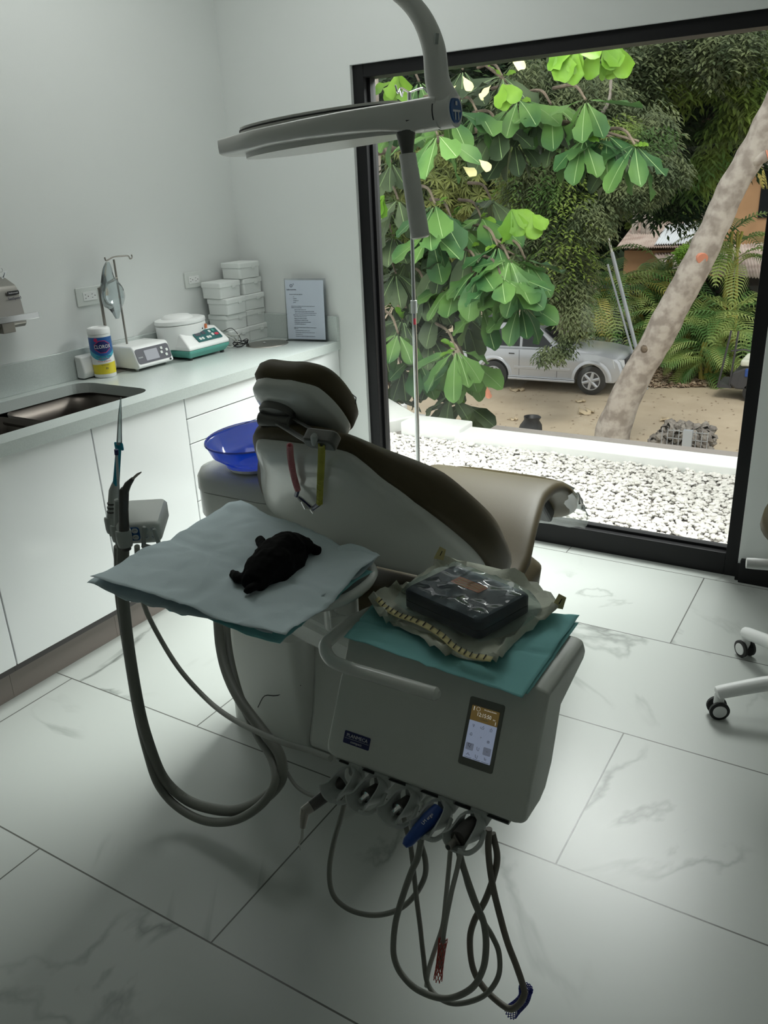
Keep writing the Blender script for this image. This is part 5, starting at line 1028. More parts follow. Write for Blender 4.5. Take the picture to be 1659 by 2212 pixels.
# ---- cars
def car(name, label, org, yaw, paint, white=False):
    t = thing(name, label, 'car', org, yaw); loc = lambda x, y, z: Vector((x, y, z))
    def o_(nm, b, m, par=None, **k): return obj(nm, b, m, par or t, keep=True, **k)
    def arc(cx, r, n=10): return [(cx+r*math.cos(math.pi*i/n), .40+r*math.sin(math.pi*i/n)) for i in range(n+1)]
    pr = [(-1.02, .50), (-1.06, .75), (-1.03, 1.14), (1.70, 1.17), (2.05, 1.17), (2.9, 1.11), (3.35, 1.02), (3.50, .90), (3.58, .70), (3.58, .50), (3.42, .36), (3.27, .36)]+arc(2.78, .46)+[(2.30, .36), (.48, .36)]+arc(0, .46)+[(-.50, .40)]
    def side(y, s): return [(1.28+(x-1.28)*s, y, .40+(z-.40)*(1-(1-s)*1.2)) for x, z in pr]
    b = B(); b.ring([side(-.93, .955), side(-.92, .975), side(-.86, 1), side(.86, 1), side(.92, .975), side(.93, .955)]); bd = o_('body', b, paint, smooth=30)
    gb = [(-.98, 1.13), (1.98, 1.16)]; gr = [(-.82, 1.80), (1.02, 1.84)]
    b = B(); b.ring([[(-.99, -.84, 1.12), (2.0, -.84, 1.14), (2.0, .84, 1.14), (-.99, .84, 1.12)], [(-.88, -.74, 1.68), (1.28, -.74, 1.70), (1.28, .74, 1.70), (-.88, .74, 1.68)], [(-.80, -.66, 1.82), (1.0, -.66, 1.83), (1.0, .66, 1.83), (-.80, .66, 1.82)]]); o_('cabin', b, paint, smooth=20, bevel=.03)
    for s_ in (-1, 1):
        def wp(x, z): return (x, s_*(.846-(z-1.13)*.183+.004), z)
        for nm, q in (('rear_quarter_window', [(-.86, 1.20), (-.10, 1.20), (-.10, 1.64), (-.78, 1.64)]), ('rear_door_window', [(-.04, 1.20), (.72, 1.20), (.72, 1.66), (-.04, 1.65)]), ('front_door_window', [(.80, 1.20), (1.72, 1.20), (1.24, 1.64), (.80, 1.66)])):
            b = B(); A_ = [wp(x, z) for x, z in q]; b.ring([A_, [(x, y+s_*.004, z) for x, y, z in A_]]); o_(nm, b, 'car_glass', smooth=0)
    b = B(); A_ = [(1.98, -.74, 1.20), (1.98, .74, 1.20), (1.36, .66, 1.68), (1.36, -.66, 1.68)]; b.ring([A_, [(x+.03, y, z+.02) for x, y, z in A_]]); o_('windscreen', b, 'car_glass', smooth=0)
    for x in (.75, 1.83):
        b = B()
        for s_ in (-1, 1): b.bb(x-.004, x+.004, s_*.932-.003, s_*.932+.003, .42, 1.12)
        b.bb(-.0+x-.3, x-.14, -.945, -.93, 1.0, 1.03); o_('door_seam', b, 'car_trim', smooth=0)
    b = B(); b.bb(.44, 2.34, -.99, -.86, .30, .37); b.bb(.44, 2.34, .86, .99, .30, .37); o_('side_step', b, 'silver', smooth=0, bevel=.02)
    b = B(); b.bb(.44, 2.34, -.985, -.93, .38, .40); b.bb(.6, 2.2, -.945, -.925, .60, .68); o_('side_moulding', b, paint, smooth=0, bevel=.01)
    for x in (0, 2.78):
        for s_ in (-1, 1):
            w_ = o_('wheel', B().tube([(x, s_*.74, .39), (x, s_*.75, .39), (x, s_*.93, .39), (x, s_*.95, .39)], [.33, .385, .385, .34], 32), 'black_rubber', smooth=40)
            o_('rim', B().tube([(x, s_*.945, .39), (x, s_*.955, .39)], [.245, .235], 28), 'car_trim', w_)
            b = B()
            for k in range(6):
                a = k*math.pi/3+.3; b.tube([(x, s_*.96, .39), (x+.235*math.cos(a), s_*.965, .39+.235*math.sin(a))], [.05, .04], 6)
            b.ring([[(x+r*math.cos(a), s_*yy, .39+r*math.sin(a)) for a in [2*math.pi*j/28 for j in range(28)]] for r, yy in ((.25, .945), (.25, .97), (.225, .97), (.225, .945))], False, False); o_('spokes', b, 'silver', w_)
            arch = B(); arch.ring([[(x+r*math.cos(a), s_*yy, .40+r*math.sin(a)) for a in [math.pi*j/16 for j in range(17)]] for r, yy in ((.46, .90), (.46, .965), (.53, .955), (.55, .92))], False, False, closed=False); o_('wheel_arch', arch, paint, smooth=60)
    for s_ in (-1, 1):
        b = B(); b.ring([[(x+.0, s_*y, z) for x, y, z in ((3.30, .925, .98), (3.53, .62, .93), (3.56, .62, .75), (3.36, .935, .76))], [(x+.03, s_*(y+.012), z) for x, y, z in ((3.30, .925, .98), (3.53, .62, .93), (3.56, .62, .75), (3.36, .935, .76))]]); o_('headlight', b, 'headlight', smooth=0)
        o_('fog_light', B().tube([(3.55, s_*.72, .58), (3.60, s_*.72, .58)], .07, 14), 'headlight')
        b = B(); b.box((1.72, s_*1.02, 1.20), (.12, .20, .16)); o_('door_mirror', b, paint, smooth=0, bevel=.03)
        o_('roof_rail', B().tube([(-.7, s_*.60, 1.83), (-.6, s_*.60, 1.89), (.8, s_*.60, 1.90), (.9, s_*.60, 1.85)], .02, 8), 'silver')
    b = B(); b.bb(3.54, 3.60, -.55, .55, .74, .94); gl = o_('grille', b, 'car_trim', smooth=0, bevel=.01); b = B(); b.box((3.61, 0, .86), (.01, .14, .12), Matrix.Rotation(.785, 3, 'X')); o_('grille_emblem', b, 'chrome', gl, smooth=0)
    b = B(); b.bb(3.50, 3.64, -.84, .84, .40, .52); o_('bumper', b, 'car_trim', smooth=0, bevel=.03)
    b = B(); b.bb(3.645, 3.655, -.2, .2, .56, .68); o_('number_plate', b, 'white', smooth=0)
    return t
ra_ = P(1066, 838, 2, GZ); fa_ = P(1270, 853, 2, GZ); d = fa_-ra_; yw = math.atan2(d.y, d.x); nrm_ = Vector((-math.sin(yw), math.cos(yw), 0))
car('silver_suv', 'silver four-wheel-drive car parked on the sandy road beyond the roof', ra_+nrm_*.93, yw, 'silver')
wc = P(905, 900, 2, GZ+1.45)
xr_ = P(985, 900, 1, wc.y).x
car('white_car', 'white car parked lower left, mostly hidden by the big leaves', (xr_-3.6, wc.y+.3, GZ), 0, 'car_white')
# ---- foliage generators
def blob_pts(blobs, n, rs, flat=1):
    w_ = [bl[3]**2 for bl in blobs]; out = []
    cs = [(P(bl[0], bl[1], 1, bl[2]), bl[3]*dep(P(bl[0], bl[1], 1, bl[2]))/FPX, bl[4]*dep(P(bl[0], bl[1], 1, bl[2]))/FPX if len(bl) > 4 else None) for bl in blobs]
    for k in range(n):
        c_, r, rz = rs.choices(cs, w_)[0]
        while True:
            v = Vector((rs.uniform(-1, 1), rs.uniform(-1, 1), rs.uniform(-1, 1)))
            if .2 < v.length < 1.15: break
        out.append((c_+Vector((v.x*r, v.y*r*flat, v.z*(rz or r))), v))
    return out
def leafshape(b, p, d, n_, L, W, curl=.15):
    d = d.normalized(); s_ = d.cross(n_)
    if s_.length < 1e-4: s_ = d.cross(Vector((1, .1, 0)))
    s_.normalize(); u_ = s_.cross(d)
    b.add([p, p+d*L*.5+s_*W/2+u_*L*.04, p+d*L-u_*L*curl, p+d*L*.5-s_*W/2+u_*L*.04, p+d*L*.5], [(0, 1, 4), (1, 2, 4), (2, 3, 4), (3, 0, 4)])
def fine(name, blobs, n, L, W, m, par, seed, star=0, droop=.6, flat=.7):
    rs = random.Random(seed); b = B()
    for p, v in blob_pts(blobs, n, rs, flat):
        if star:
            ax = (Vector((v.x, v.y, .4))+Vector((rs.uniform(-.5, .5),)*3)).normalized(); t1 = ax.orthogonal().normalized(); t2 = ax.cross(t1)
            for k in range(star):
                a = 2*math.pi*k/star+rs.uniform(-.2, .2); d = t1*math.cos(a)+t2*math.sin(a)+ax*.35; d.z -= .25
                leafshape(b, p, d, ax, L*rs.uniform(.7, 1.1), W, .25)
        else:
            d0 = Vector((v.x+rs.uniform(-.6, .6), v.y+rs.uniform(-.6, .6), -droop+rs.uniform(-.4, .3))).normalized(); q = p
            for k in range(5):   # a small twig with alternate leaves
                sd_ = d0.cross(Vector((0, 0, 1))); sd_ = sd_.normalized() if sd_.length > .01 else Vector((1, 0, 0))
                d = d0+sd_*(.9 if k % 2 else -.9)+Vector((0, 0, rs.uniform(-.2, .4))); leafshape(b, q, d, Vector((rs.uniform(-.5, .5), -.4, 1)), L*rs.uniform(.7, 1.1), W, .1); q = q+d0*L*.45
    return obj(name, b, m, par, smooth=0)
def limb(name, pts, m, par, seg=8):
    c_ = spline([P(x, y, 1, Y) for x, y, Y, w_ in pts], 5); rs_ = []
    L = len(pts)-1
    for i in range(len(c_)):
        f_ = i/5; k = min(int(f_), L-1); w_ = pts[k][3]+(pts[k+1][3]-pts[k][3])*(f_-k); rs_.append(w_/2)
    return obj(name, B().tube(c_, rs_, seg), m, par, smooth=60)
# wooded hillside closing the view
b = B(); nx, nz = 60, 16; vs = []
for i in range(nx+1):
    for j in range(nz+1):
        x = -75+i*105/nx; z = GZ+j*24/nz; vs.append(Vector((x, 46+1.2*j+3*noise.noise(Vector((x*.12, z*.2, 1))), z)))
b.add(vs, [(i*(nz+1)+j, (i+1)*(nz+1)+j, (i+1)*(nz+1)+j+1, i*(nz+1)+j+1) for i in range(nx) for j in range(nz)]); struct('hillside', b, 'hill', smooth=60)
far = [(x, y, Y, r) for x, y, Y, r in ((820, 300, 40, 120), (960, 200, 40, 130), (1100, 330, 41, 130), (1230, 200, 41, 130), (1350, 300, 40, 130), (1480, 180, 40, 140), (1480, 400, 42, 90), (1620, 200, 41, 130), (1600, 330, 43, 80), (900, 500, 38, 120), (1050, 560, 38, 100), (1200, 480, 38, 90), (1150, 690, 38, 80), (1330, 440, 42, 70))]
t = thing('woodland', 'dense dark woodland filling the far background behind the roofs', 'trees', P(1200, 700, 1, 40)*1.0); t.location = (P(1200, 500, 1, 40).x, 40, GZ)
fine('canopy', far, 15000, .55, .26, 'leaf_dark', t, 31, droop=.3); fine('sun_tinted_canopy', [(1480, 430, 39, 85, 45), (1560, 250, 39, 60), (1640, 180, 38, 60), (1430, 380, 38, 45), (960, 620, 36, 60)], 3200, .5, .22, 'leaf_mid', t, 32, droop=.3)  # sun on the canopy is put into a lighter leaf colour
# dark tree upper right
t = thing('shade_tree', 'tall dark-leaved tree filling the top right of the window', 'tree', (P(1450, 600, 1, 26).x, 26, GZ))
limb('trunk', [(1215, 800, 27, .5), (1240, 600, 27, .45), (1320, 430, 26.5, .4), (1425, 270, 26, .35), (1500, 120, 26, .25)], 'bark_dark', t); limb('branch', [(1430, 330, 26, .25), (1500, 270, 25.5, .2), (1570, 240, 25, .12)], 'bark_dark', t)
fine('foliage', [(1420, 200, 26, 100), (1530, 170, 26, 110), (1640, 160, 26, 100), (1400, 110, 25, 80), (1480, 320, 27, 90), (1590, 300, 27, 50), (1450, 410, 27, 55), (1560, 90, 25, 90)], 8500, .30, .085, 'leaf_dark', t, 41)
fine('sun_tinted_leaves', [(1600, 240, 24.5, 45), (1540, 330, 24.5, 30), (1500, 370, 25, 25), (1640, 190, 24, 40), (1480, 130, 24, 60), (1620, 120, 24, 60)], 1500, .32, .075, 'leaf_mid', t, 42, droop=1.2)  # sunlight on these sprays is painted as a lighter green
fine('near_leaves', [(1390, 150, 23.5, 70), (1470, 100, 23.5, 60), (1330, 230, 23.5, 60), (1580, 100, 23, 60)], 1900, .22, .07, 'leaf_fine', t, 43)
# long-leaved tree left of centre
t = thing('mango_tree', 'tree with star-shaped tufts of long yellow-green leaves, behind the big leaves', 'tree', (P(1000, 500, 1, 22).x, 22, GZ))
limb('trunk', [(1010, 860, 22, .4), (1015, 600, 22, .35), (1030, 400, 22, .2)], 'bark_dark', t)
fine('foliage', [(960, 390, 21, 90, 70), (1060, 400, 21, 80, 70), (900, 330, 22, 70), (1120, 450, 22, 60), (1000, 480, 22, 80), (860, 450, 22, 70)], 900, .40, .065, 'leaf_star', t, 51, star=11)
fine('shade_tinted_foliage', [(1000, 420, 23, 120), (1080, 330, 23, 100), (900, 480, 23, 110), (1100, 560, 23, 80), (980, 600, 23, 90)], 1100, .40, .07, 'leaf_dark', t, 52, star=10)  # shade inside the crown is put into darker leaves
# drooping fine-leaved tree over the car
t = thing('drooping_tree', 'grey-green fine-leaved drooping tree hanging over the silver car', 'tree', (P(1220, 600, 1, 19.5).x, 19.8, GZ))
limb('trunk', [(1215, 830, 24.5, .4), (1215, 700, 22, .35), (1225, 560, 20, .3), (1200, 420, 19.5, .26), (1190, 300, 19.5, .18), (1180, 180, 19.5, .12)], 'bark', t); limb('branch', [(1200, 420, 19.5, .2), (1240, 330, 19, .14), (1310, 230, 19, .08), (1320, 170, 19, .06)], 'bark', t)
fine('foliage', [(1210, 260, 19.5, 75), (1150, 190, 19.5, 70), (1280, 230, 19.5, 70), (1330, 330, 19.5, 75, 55), (1400, 270, 19.5, 50), (1180, 400, 19, 80), (1265, 420, 19, 65), (1195, 520, 18.6, 75), (1205, 600, 18.4, 62), (1130, 300, 19, 60)], 6000, .21, .05, 'leaf_fine', t, 61, droop=1.1)
fine('hanging_sprays', [(1190, 756, 17.6, 24, 12), (1245, 690, 17.8, 26, 36), (1225, 730, 17.8, 14, 24), (1240, 640, 18, 26, 50), (1280, 470, 18, 40, 40), (1370, 400, 18.5, 55, 30), (1440, 360, 18.5, 40, 30)], 1500, .15, .04, 'leaf_fine', t, 62, droop=1.4)
fine('brighter_leaves', [(1300, 300, 18.6, 80, 50), (1390, 310, 18.6, 60, 40), (1180, 360, 18.5, 90), (1215, 500, 18, 65, 110)], 1000, .16, .05, 'leaf_mid', t, 63)
# palms
def frond(b, base, d, L, droop, rs, lw=.05, ll=.55, n=20):
    d = Vector(d).normalized(); pts = []; p = Vector(base); v = d.copy()
    for k in range(n+1): pts.append(p.copy()); p = p+v*L/n; v = (v+Vector((0, 0, -droop/n))).normalized()
    b.tube(pts, [.016*(1-k/(n+1))+.004 for k in range(n+1)], 4, False)
    for k in range(4, n):
        t_ = (pts[k+1]-pts[k]).normalized(); s_ = t_.cross(Vector((0, 0, 1))); s_ = s_.normalized() if s_.length > .01 else Vector((1, 0, 0)); l_ = ll*math.sin(math.pi*(.12+.85*k/n))
        for sg in (-1, 1):
            e = pts[k]+(s_*sg*.8+t_*.55+Vector((0, 0, .15)))*l_*.6; f = e+(s_*sg*.5+t_*.5-Vector((0, 0, .6)))*l_*.5; w_ = t_*lw
            b.add([pts[k]-w_*.4, pts[k]+w_*.4, e+w_*.5, f, e-w_*.5], [(0, 1, 2, 4), (4, 2, 3)])
def palm(label, px, Y, top_py, n, L, seed, m='palm', m2=None):
    n = int(n*1.35)
    rs = random.Random(seed); tp = P(px, top_py, 1, Y); t = thing('palm', label, 'palm', (tp.x, Y, GZ), 0, 'feathery palms along the far side of the road')
    b = B()
    for k in range(4):
        x = tp.x+rs.uniform(-.3, .3); b.tube([(x, Y+rs.uniform(-.2, .2), GZ), (x+rs.uniform(-.1, .1), Y, (GZ+tp.z)/2), (tp.x+rs.uniform(-.25, .25), Y, tp.z)], [.06, .05, .04], 8)
    obj('stems', b, 'palm_yellow', t)
    b = B(); b2 = B()
    for k in range(n):
        a = rs.uniform(0, 6.283); up = rs.uniform(.25, 1.5); z = tp.z-rs.uniform(0, 1.0)
        frond(b2 if (m2 and k % 4 == 0) else b, (tp.x+rs.uniform(-.2, .2), Y+rs.uniform(-.2, .2), z), (math.cos(a), math.sin(a), up), L*rs.uniform(.75, 1.1), rs.uniform(1.4, 2.4), rs)
    obj('fronds', b, m, t, smooth=0)
    if m2: obj('yellowing_fronds', b2, m2, t, smooth=0)
    return t
palm('feathery palm with yellowing fronds directly behind the silver car bonnet', 1275, 25.2, 640, 22, 2.3, 71, m2='palm_yellow')
palm('green palm just left of the leaning grey pole', 1320, 26, 600, 22, 2.4, 72)
palm('palm between the leaning pole and the leaning trunk', 1390, 26.5, 620, 22, 2.4, 73, m2='palm_yellow')
palm('palm seen just right of the leaning trunk', 1490, 25, 690, 22, 2.2, 74)
palm('broad palm behind the golf cart by the right window edge', 1575, 25.5, 680, 24, 2.4, 75)
palm('tall slender palm in front of the tan house', 1590, 27, 500, 18, 2.2, 76)
palm('palm with arching fronds before the pale tin roof', 1440, 27.5, 560, 18, 2.2, 77)
palm('young palm low beneath the others, right of the trunk', 1535, 24, 740, 18, 1.6, 78)
t = thing('coconut_palm', 'yellow-green palm crown hanging beside the tan house', 'palm', (P(1545, 350, 1, 29).x, 29, GZ)); rs = random.Random(80); tp = P(1548, 335, 1, 29)
obj('trunk', B().tube([(tp.x, 29, GZ), (tp.x-.2, 29, 0), (tp.x, 29, tp.z)], [.16, .12, .10], 10), 'bark', t); b = B()
for k in range(12): frond(b, tp, (math.cos(k*.55), math.sin(k*.55), .5), 2.2, 2.6, rs, .05, .6)
obj('fronds', b, 'palm_yellow', t, smooth=0)
# thin pale trunks beyond
for k, (x0_, x1_, y0_, y1_, w_) in enumerate(((1405, 1420, 480, 425, .16), (1372, 1378, 480, 440, .12), (1392, 1400, 480, 430, .12))):
    tag(obj('slender_trunk', B().tube([P(x0_-6, y0_+80, 1, 34), P(x0_, y0_, 1, 34), P(x1_, y1_, 1, 34)], w_, 8), 'bark'), ['thickest of three slender trunks rising above the tin roof', 'leftmost of three slender trunks rising above the tin roof', 'middle one of three slender trunks rising above the tin roof'][k], 'tree trunk', 'slender trunks behind the tin roof')
# bright shrub at the trunk
t = thing('lime_shrub', 'small lime-green tuft growing at the cut on the leaning trunk', 'shrub', P(1490, 545, 1, 17.2)); fine('leaves', [(1492, 540, 17.2, 18, 14)], 220, .09, .035, 'leaf_lime', t, 85)
t = thing('dark_shrubs', 'low dark undergrowth along the foot of the palms', 'shrub', P(1430, 790, 2, GZ)); fine('leaves', [(1260, 720, 27, 60, 40), (1350, 740, 27, 60, 40), (1450, 740, 27.5, 70, 40), (1560, 750, 27, 70, 50), (1630, 720, 27, 60, 60), (1380, 660, 28, 80, 50), (1560, 640, 28.5, 60, 40)], 3800, .28, .09, 'leaf_dark', t, 86)
# ---- houses
def quad_roof(name, par, q, m, n=34, ridge=.05):
    A_, Bb, C, D = [P(*c_[:2], 1, c_[2]) for c_ in q]; b = B(); rr = []
    for i in range(n*2+1):
        u = i/(n*2); z = Vector((0, 0, ridge if i % 2 else 0)); rr.append([A_.lerp(Bb, u)+z, D.lerp(C, u)+z])
    b.ring(rr, False, False, closed=False); return obj(name, b, m, par, smooth=0, solid=.03)
t = thing('shed', 'low building with rusty pink tin roof beyond the palms', 'building', (P(1440, 560, 1, 31).x, 31, GZ))
quad_roof('tin_roof', t, ((1372, 481, 37), (1540, 478, 37), (1500, 534, 31), (1330, 536, 31)), 'tin'); quad_roof('white_roof_patch', t, ((1440, 488, 36.0), (1535, 480, 36.0), (1500, 528, 31.2), (1415, 530, 31.2)), 'tin_white', 16)
b = B(); q = P(1330, 536, 1, 31.3); q2 = P(1500, 534, 1, 31.3); b.bb(q.x+.3, q2.x-.2, 31.4, 36.5, GZ, q.z-.1); obj('wall', b, 'ochre', t, smooth=0)
t = thing('open_shed', 'open shed with corrugated tin roof at the right window edge', 'building', (P(1560, 600, 1, 28.5).x, 28.5, GZ))
quad_roof('tin_roof', t, ((1410, 545, 32), (1760, 520, 32), (1760, 612, 28), (1440, 588, 28)), 'tin', 50); q = P(1480, 592, 1, 28.2); q2 = P(1760, 612, 1, 28.2)
b = B(); b.bb(q.x, q2.x, 28.2, 28.4, q2.z-.35, q2.z-.1); obj('eave', b, 'eave', t, smooth=0)
b = B(); b.bb(q.x, q2.x, 30.6, 30.8, GZ, q2.z-.1); obj('rear_wall', b, 'eave', t, smooth=0)
for x in (q.x+.3, (q.x+q2.x)/2, q2.x-.3): obj('post', B().bb(x-.08, x+.08, 28.25, 28.4, GZ, q2.z-.2), 'bark_dark', t, smooth=0)
t = thing('tan_house', 'tan rendered two-storey house behind the leaning trunk, top right', 'building', (P(1640, 500, 1, 35).x, 35, GZ)); q = P(1560, 312, 1, 34); q3 = P(1800, 520, 1, 34)
b = B(); b.bb(q.x, q3.x, 34, 40, GZ, q.z); obj('wall', b, 'ochre', t, smooth=0); b = B(); b.bb(q.x-.5, q3.x, 33.4, 40.5, q.z, q.z+.35); obj('flat_roof', b, 'gutter', t, smooth=0, bevel=.02)
w0 = P(1650, 360, 1, 34); b = B(); b.bb(w0.x, w0.x+1.6, 33.95, 34.02, P(1650, 470, 1, 34).z, w0.z); obj('window', b, 'car_glass', t, smooth=0); b = B(); b.bb(w0.x-.4, w0.x+2, 33.6, 34, w0.z, w0.z+.12); obj('window_hood', b, 'gutter', t, smooth=0)
# ---- pole, trunk, gabion, bag, cart
t = thing('leaning_pole', 'slim grey metal pole leaning left, between car and trunk', 'pole', P(1382, 785, 2, GZ)); c0_, c1_ = P(1380, 775, 1, 22.5), P(1322, 545, 1, 22.5); dd = (c1_-c0_)
base = c0_-dd*((c0_.z-GZ)/dd.z); obj('tube', B().tube([base, c1_], .05, 10), 'pole_grey', t); obj('tube', B().tube([base+Vector((-.09, -.03, 0)), c1_+Vector((-.09, -.03, -.3))], .03, 8), 'pole_grey', t)
obj('upper_rod', B().tube([c1_, c1_+dd*.28], .03, 8), 'wire', t)
t = thing('leaning_tree', 'thick pale leaning tree trunk rising right across the window', 'tree', P(1318, 965, 2, GZ))
cl_ = [(1312, 985, 17.0, .80), (1322, 940, 17.0, .76), (1340, 885, 17.0, .66), (1370, 820, 17, .62), (1405, 760, 17, .60), (1440, 695, 17, .60), (1465, 645, 17, .58), (1495, 590, 17, .56), (1530, 520, 17, .54), (1556, 460, 17, .52), (1585, 400, 17, .50), (1618, 345, 17, .50), (1650, 280, 17, .46), (1690, 190, 17, .40), (1720, 90, 17, .36), (1740, -20, 17, .3)]
c_ = spline([P(x, y, 1, Y) for x, y, Y, w_ in cl_], 6); rr = []
for i in range(len(c_)):
    k = min(i//6, len(cl_)-2); f_ = i/6-k; rr.append((cl_[k][3]+(cl_[k+1][3]-cl_[k][3])*f_)/2*(1+.07*noise.noise(Vector((i*.35, 1, 4)))))
b = B(); b.tube(c_, rr, 20); 
b.v = [tuple(Vector(v)+Vector((1, .3, .2))*.03*noise.noise(Vector(v)*3)) for v in b.v]; tk = obj('trunk', b, 'bark', t, smooth=80)
q = P(1516, 556, 1, 16.80); obj('cut_face', B().tube([q, q+Vector((.03, -.06, -.02))], [.12, .10], 12), 'cut_wood', tk)
q = P(1622, 350, 1, 16.9); b = B(); b.tube([q, q+Vector((.26, -.02, .10))], [.13, .10], 12); obj('cut_branch', b, 'bark', tk); q2 = q+Vector((.26, -.02, .10)); obj('cut_face', B().tube([q2, q2+Vector((.012, -.0, .004))], [.09, .085], 12), 'cut_wood', tk)
q = P(1393, 755, 1, 16.72); obj('knot', B().tube([q+Vector((0, .04, 0)), q, q+Vector((0, -.03, 0))], [.10, .08, .04], 10), 'bark_dark', tk)
gq = P(1455, 985, 2, GZ); t = thing('gabion', 'low stone-filled wire gabion with a wooden post, right of the trunk', 'gabion', gq); rs = random.Random(90); b = B()
def rock(b, c_, s_, rs):
    R_ = Matrix.Rotation(rs.uniform(0, 6), 3, 'Z') @ Matrix.Rotation(rs.uniform(0, 6), 3, 'X'); a_ = rs.uniform(.8, 1.3); b.add([c_+R_ @ Vector((v[0]*s_*a_, v[1]*s_, v[2]*s_*.85)) for v in ico_v], ico_f)
x0_, x1_ = P(1392, 985, 2, GZ).x, P(1532, 985, 2, GZ).x
for i in range(420):
    u = rs.random(); x = x0_+(x1_-x0_)*u; hmax = .55 if u > .25 else .15+.4*u/.25; rock(b, Vector((x, gq.y+rs.uniform(-.05, .6), GZ+rs.uniform(.05, hmax))), rs.uniform(.06, .13), rs)
obj('stones', b, 'stone', t, smooth=0)
b = B(); xm = P(1487, 985, 2, GZ).x; b.bb(xm-.09, xm+.09, gq.y-.2, gq.y-.08, GZ, GZ+.62); obj('post', b, 'pole_grey', t, smooth=0)
b = B()
for i in range(9):
    x = x0_+(x1_-x0_)*(.25+.75*i/8); b.tube([(x, gq.y-.13, GZ), (x, gq.y-.13, GZ+.62)], .008, 4)
for i in range(4): b.tube([(x0_+.4, gq.y-.13, GZ+.1+.16*i), (x1_, gq.y-.13, GZ+.1+.16*i)], .008, 4)
obj('wire_mesh', b, 'pole_grey', t)
q = P(1143, 945, 2, GZ); t = thing('black_bag', 'small black plastic bag standing open on the road past the roof edge', 'bag', q)
b = B(); b.ring([[q+Vector(((r+.04*noise.noise(Vector((a*2, z*5, 1))))*math.cos(a)+.12*z, (r+.03)*math.sin(a)*.8, z)) for a in [2*math.pi*k/20 for k in range(20)]] for r, z in ((.26, 0), (.30, .12), (.24, .3), (.17, .42), (.20, .5), (.17, .49), (.12, .3))], True, True); obj('bag_body', b, 'black', t, smooth=60)
q = P(1612, 868, 2, GZ); t = thing('golf_cart', 'dark blue golf cart cut off by the right window frame', 'golf cart', q)
b = B(); b.ring([[(q.x+x, q.y+y, GZ+z) for x, z in ((-.45, .42), (-.40, .72), (-.1, .86), (.9, .86), (1.1, .7), (1.1, .4), (.4, .3), (-.3, .3))] for y in (-.0, .05, 1.05, 1.1)]); obj('body', b, 'car_trim', t, smooth=0, bevel=.04)
b = B(); b.bb(q.x-.12, q.x+1.0, q.y-.03, q.y+1.12, GZ+.62, GZ+.84); obj('blue_panel', b, 'cart_blue', t, smooth=0, bevel=.04)
b = B(); b.bb(q.x-.25, q.x+.9, q.y+.02, q.y+1.05, GZ+.88, GZ+1.04); obj('seat', b, 'pouch', t, smooth=0, bevel=.05)
b = B(); b.bb(q.x-.75, q.x-.4, q.y+.05, q.y+1.05, GZ+.30, GZ+.38); obj('floor_pan', b, 'car_trim', t, smooth=0)
for x in (.12, 1.9):
    for y in (0, 1.05): obj('wheel', B().tube([(q.x+x, q.y+y, GZ+.24), (q.x+x, q.y+y+.16, GZ+.24)], .24, 22), 'black_rubber', t); obj('hub_cap', B().tube([(q.x+x, q.y+y-.01, GZ+.24), (q.x+x, q.y+y, GZ+.24)], .12, 16), 'silver', t)
for x, x2 in ((-.45, -.38), (-.72, -.55)): obj('roof_post', B().tube([(q.x+x, q.y+.05, GZ+.38), (q.x+x2, q.y+.05, GZ+1.75)], .025, 8), 'car_trim', t)
b = B(); b.tube([(q.x-.5, q.y+.05, GZ+1.25), (q.x-.2, q.y+.05, GZ+1.3), (q.x+.4, q.y+.05, GZ+1.2)], .02, 8); obj('grab_rail', b, 'car_trim', t)
# ---- big-leaved tree just outside the glass
t = thing('broadleaf_tree', 'big-leaved tree just beyond the roof edge, filling the left of the window', 'tree', (-4.6, 6.2, GZ))
def bigleaf(b, p, d, n_, L, W, rs, vb=None):
    d = d.normalized(); s_ = d.cross(n_); s_ = s_.normalized() if s_.length > .01 else Vector((1, 0, 0)); u_ = s_.cross(d).normalized(); fold = rs.uniform(.05, .4); bend = rs.uniform(.0, .6); tw = rs.uniform(-.5, .5)
    prof_ = ((0, .05), (.15, .22), (.35, .55), (.55, .85), (.72, 1.0), (.86, .86), (.95, .5), (1.0, .1)); rr = []
    for k, w_ in prof_:
        c_ = p+d*L*k-u_*L*bend*k*k*.5; ss = s_*math.cos(tw*k)+u_*math.sin(tw*k); uu = u_*math.cos(tw*k)-s_*math.sin(tw*k); hw = W/2*w_; rp = .018*math.sin(k*22+W*60)
        rr.append([c_-ss*hw+uu*(hw*fold+rp*w_), c_-ss*hw*.5+uu*hw*fold*.4, c_, c_+ss*hw*.5+uu*hw*fold*.4, c_+ss*hw+uu*(hw*fold-rp*w_)])
    b.ring(rr, False, False, closed=False)
    if vb is not None:
        w_ = .0022
        for off in (u_*.0012, u_*-.0012): vb.ring([[r_[2]-s_*w_+off, r_[2]+s_*w_+off] for r_ in rr[:-1]], False, False, closed=False)
rs = random.Random(101)
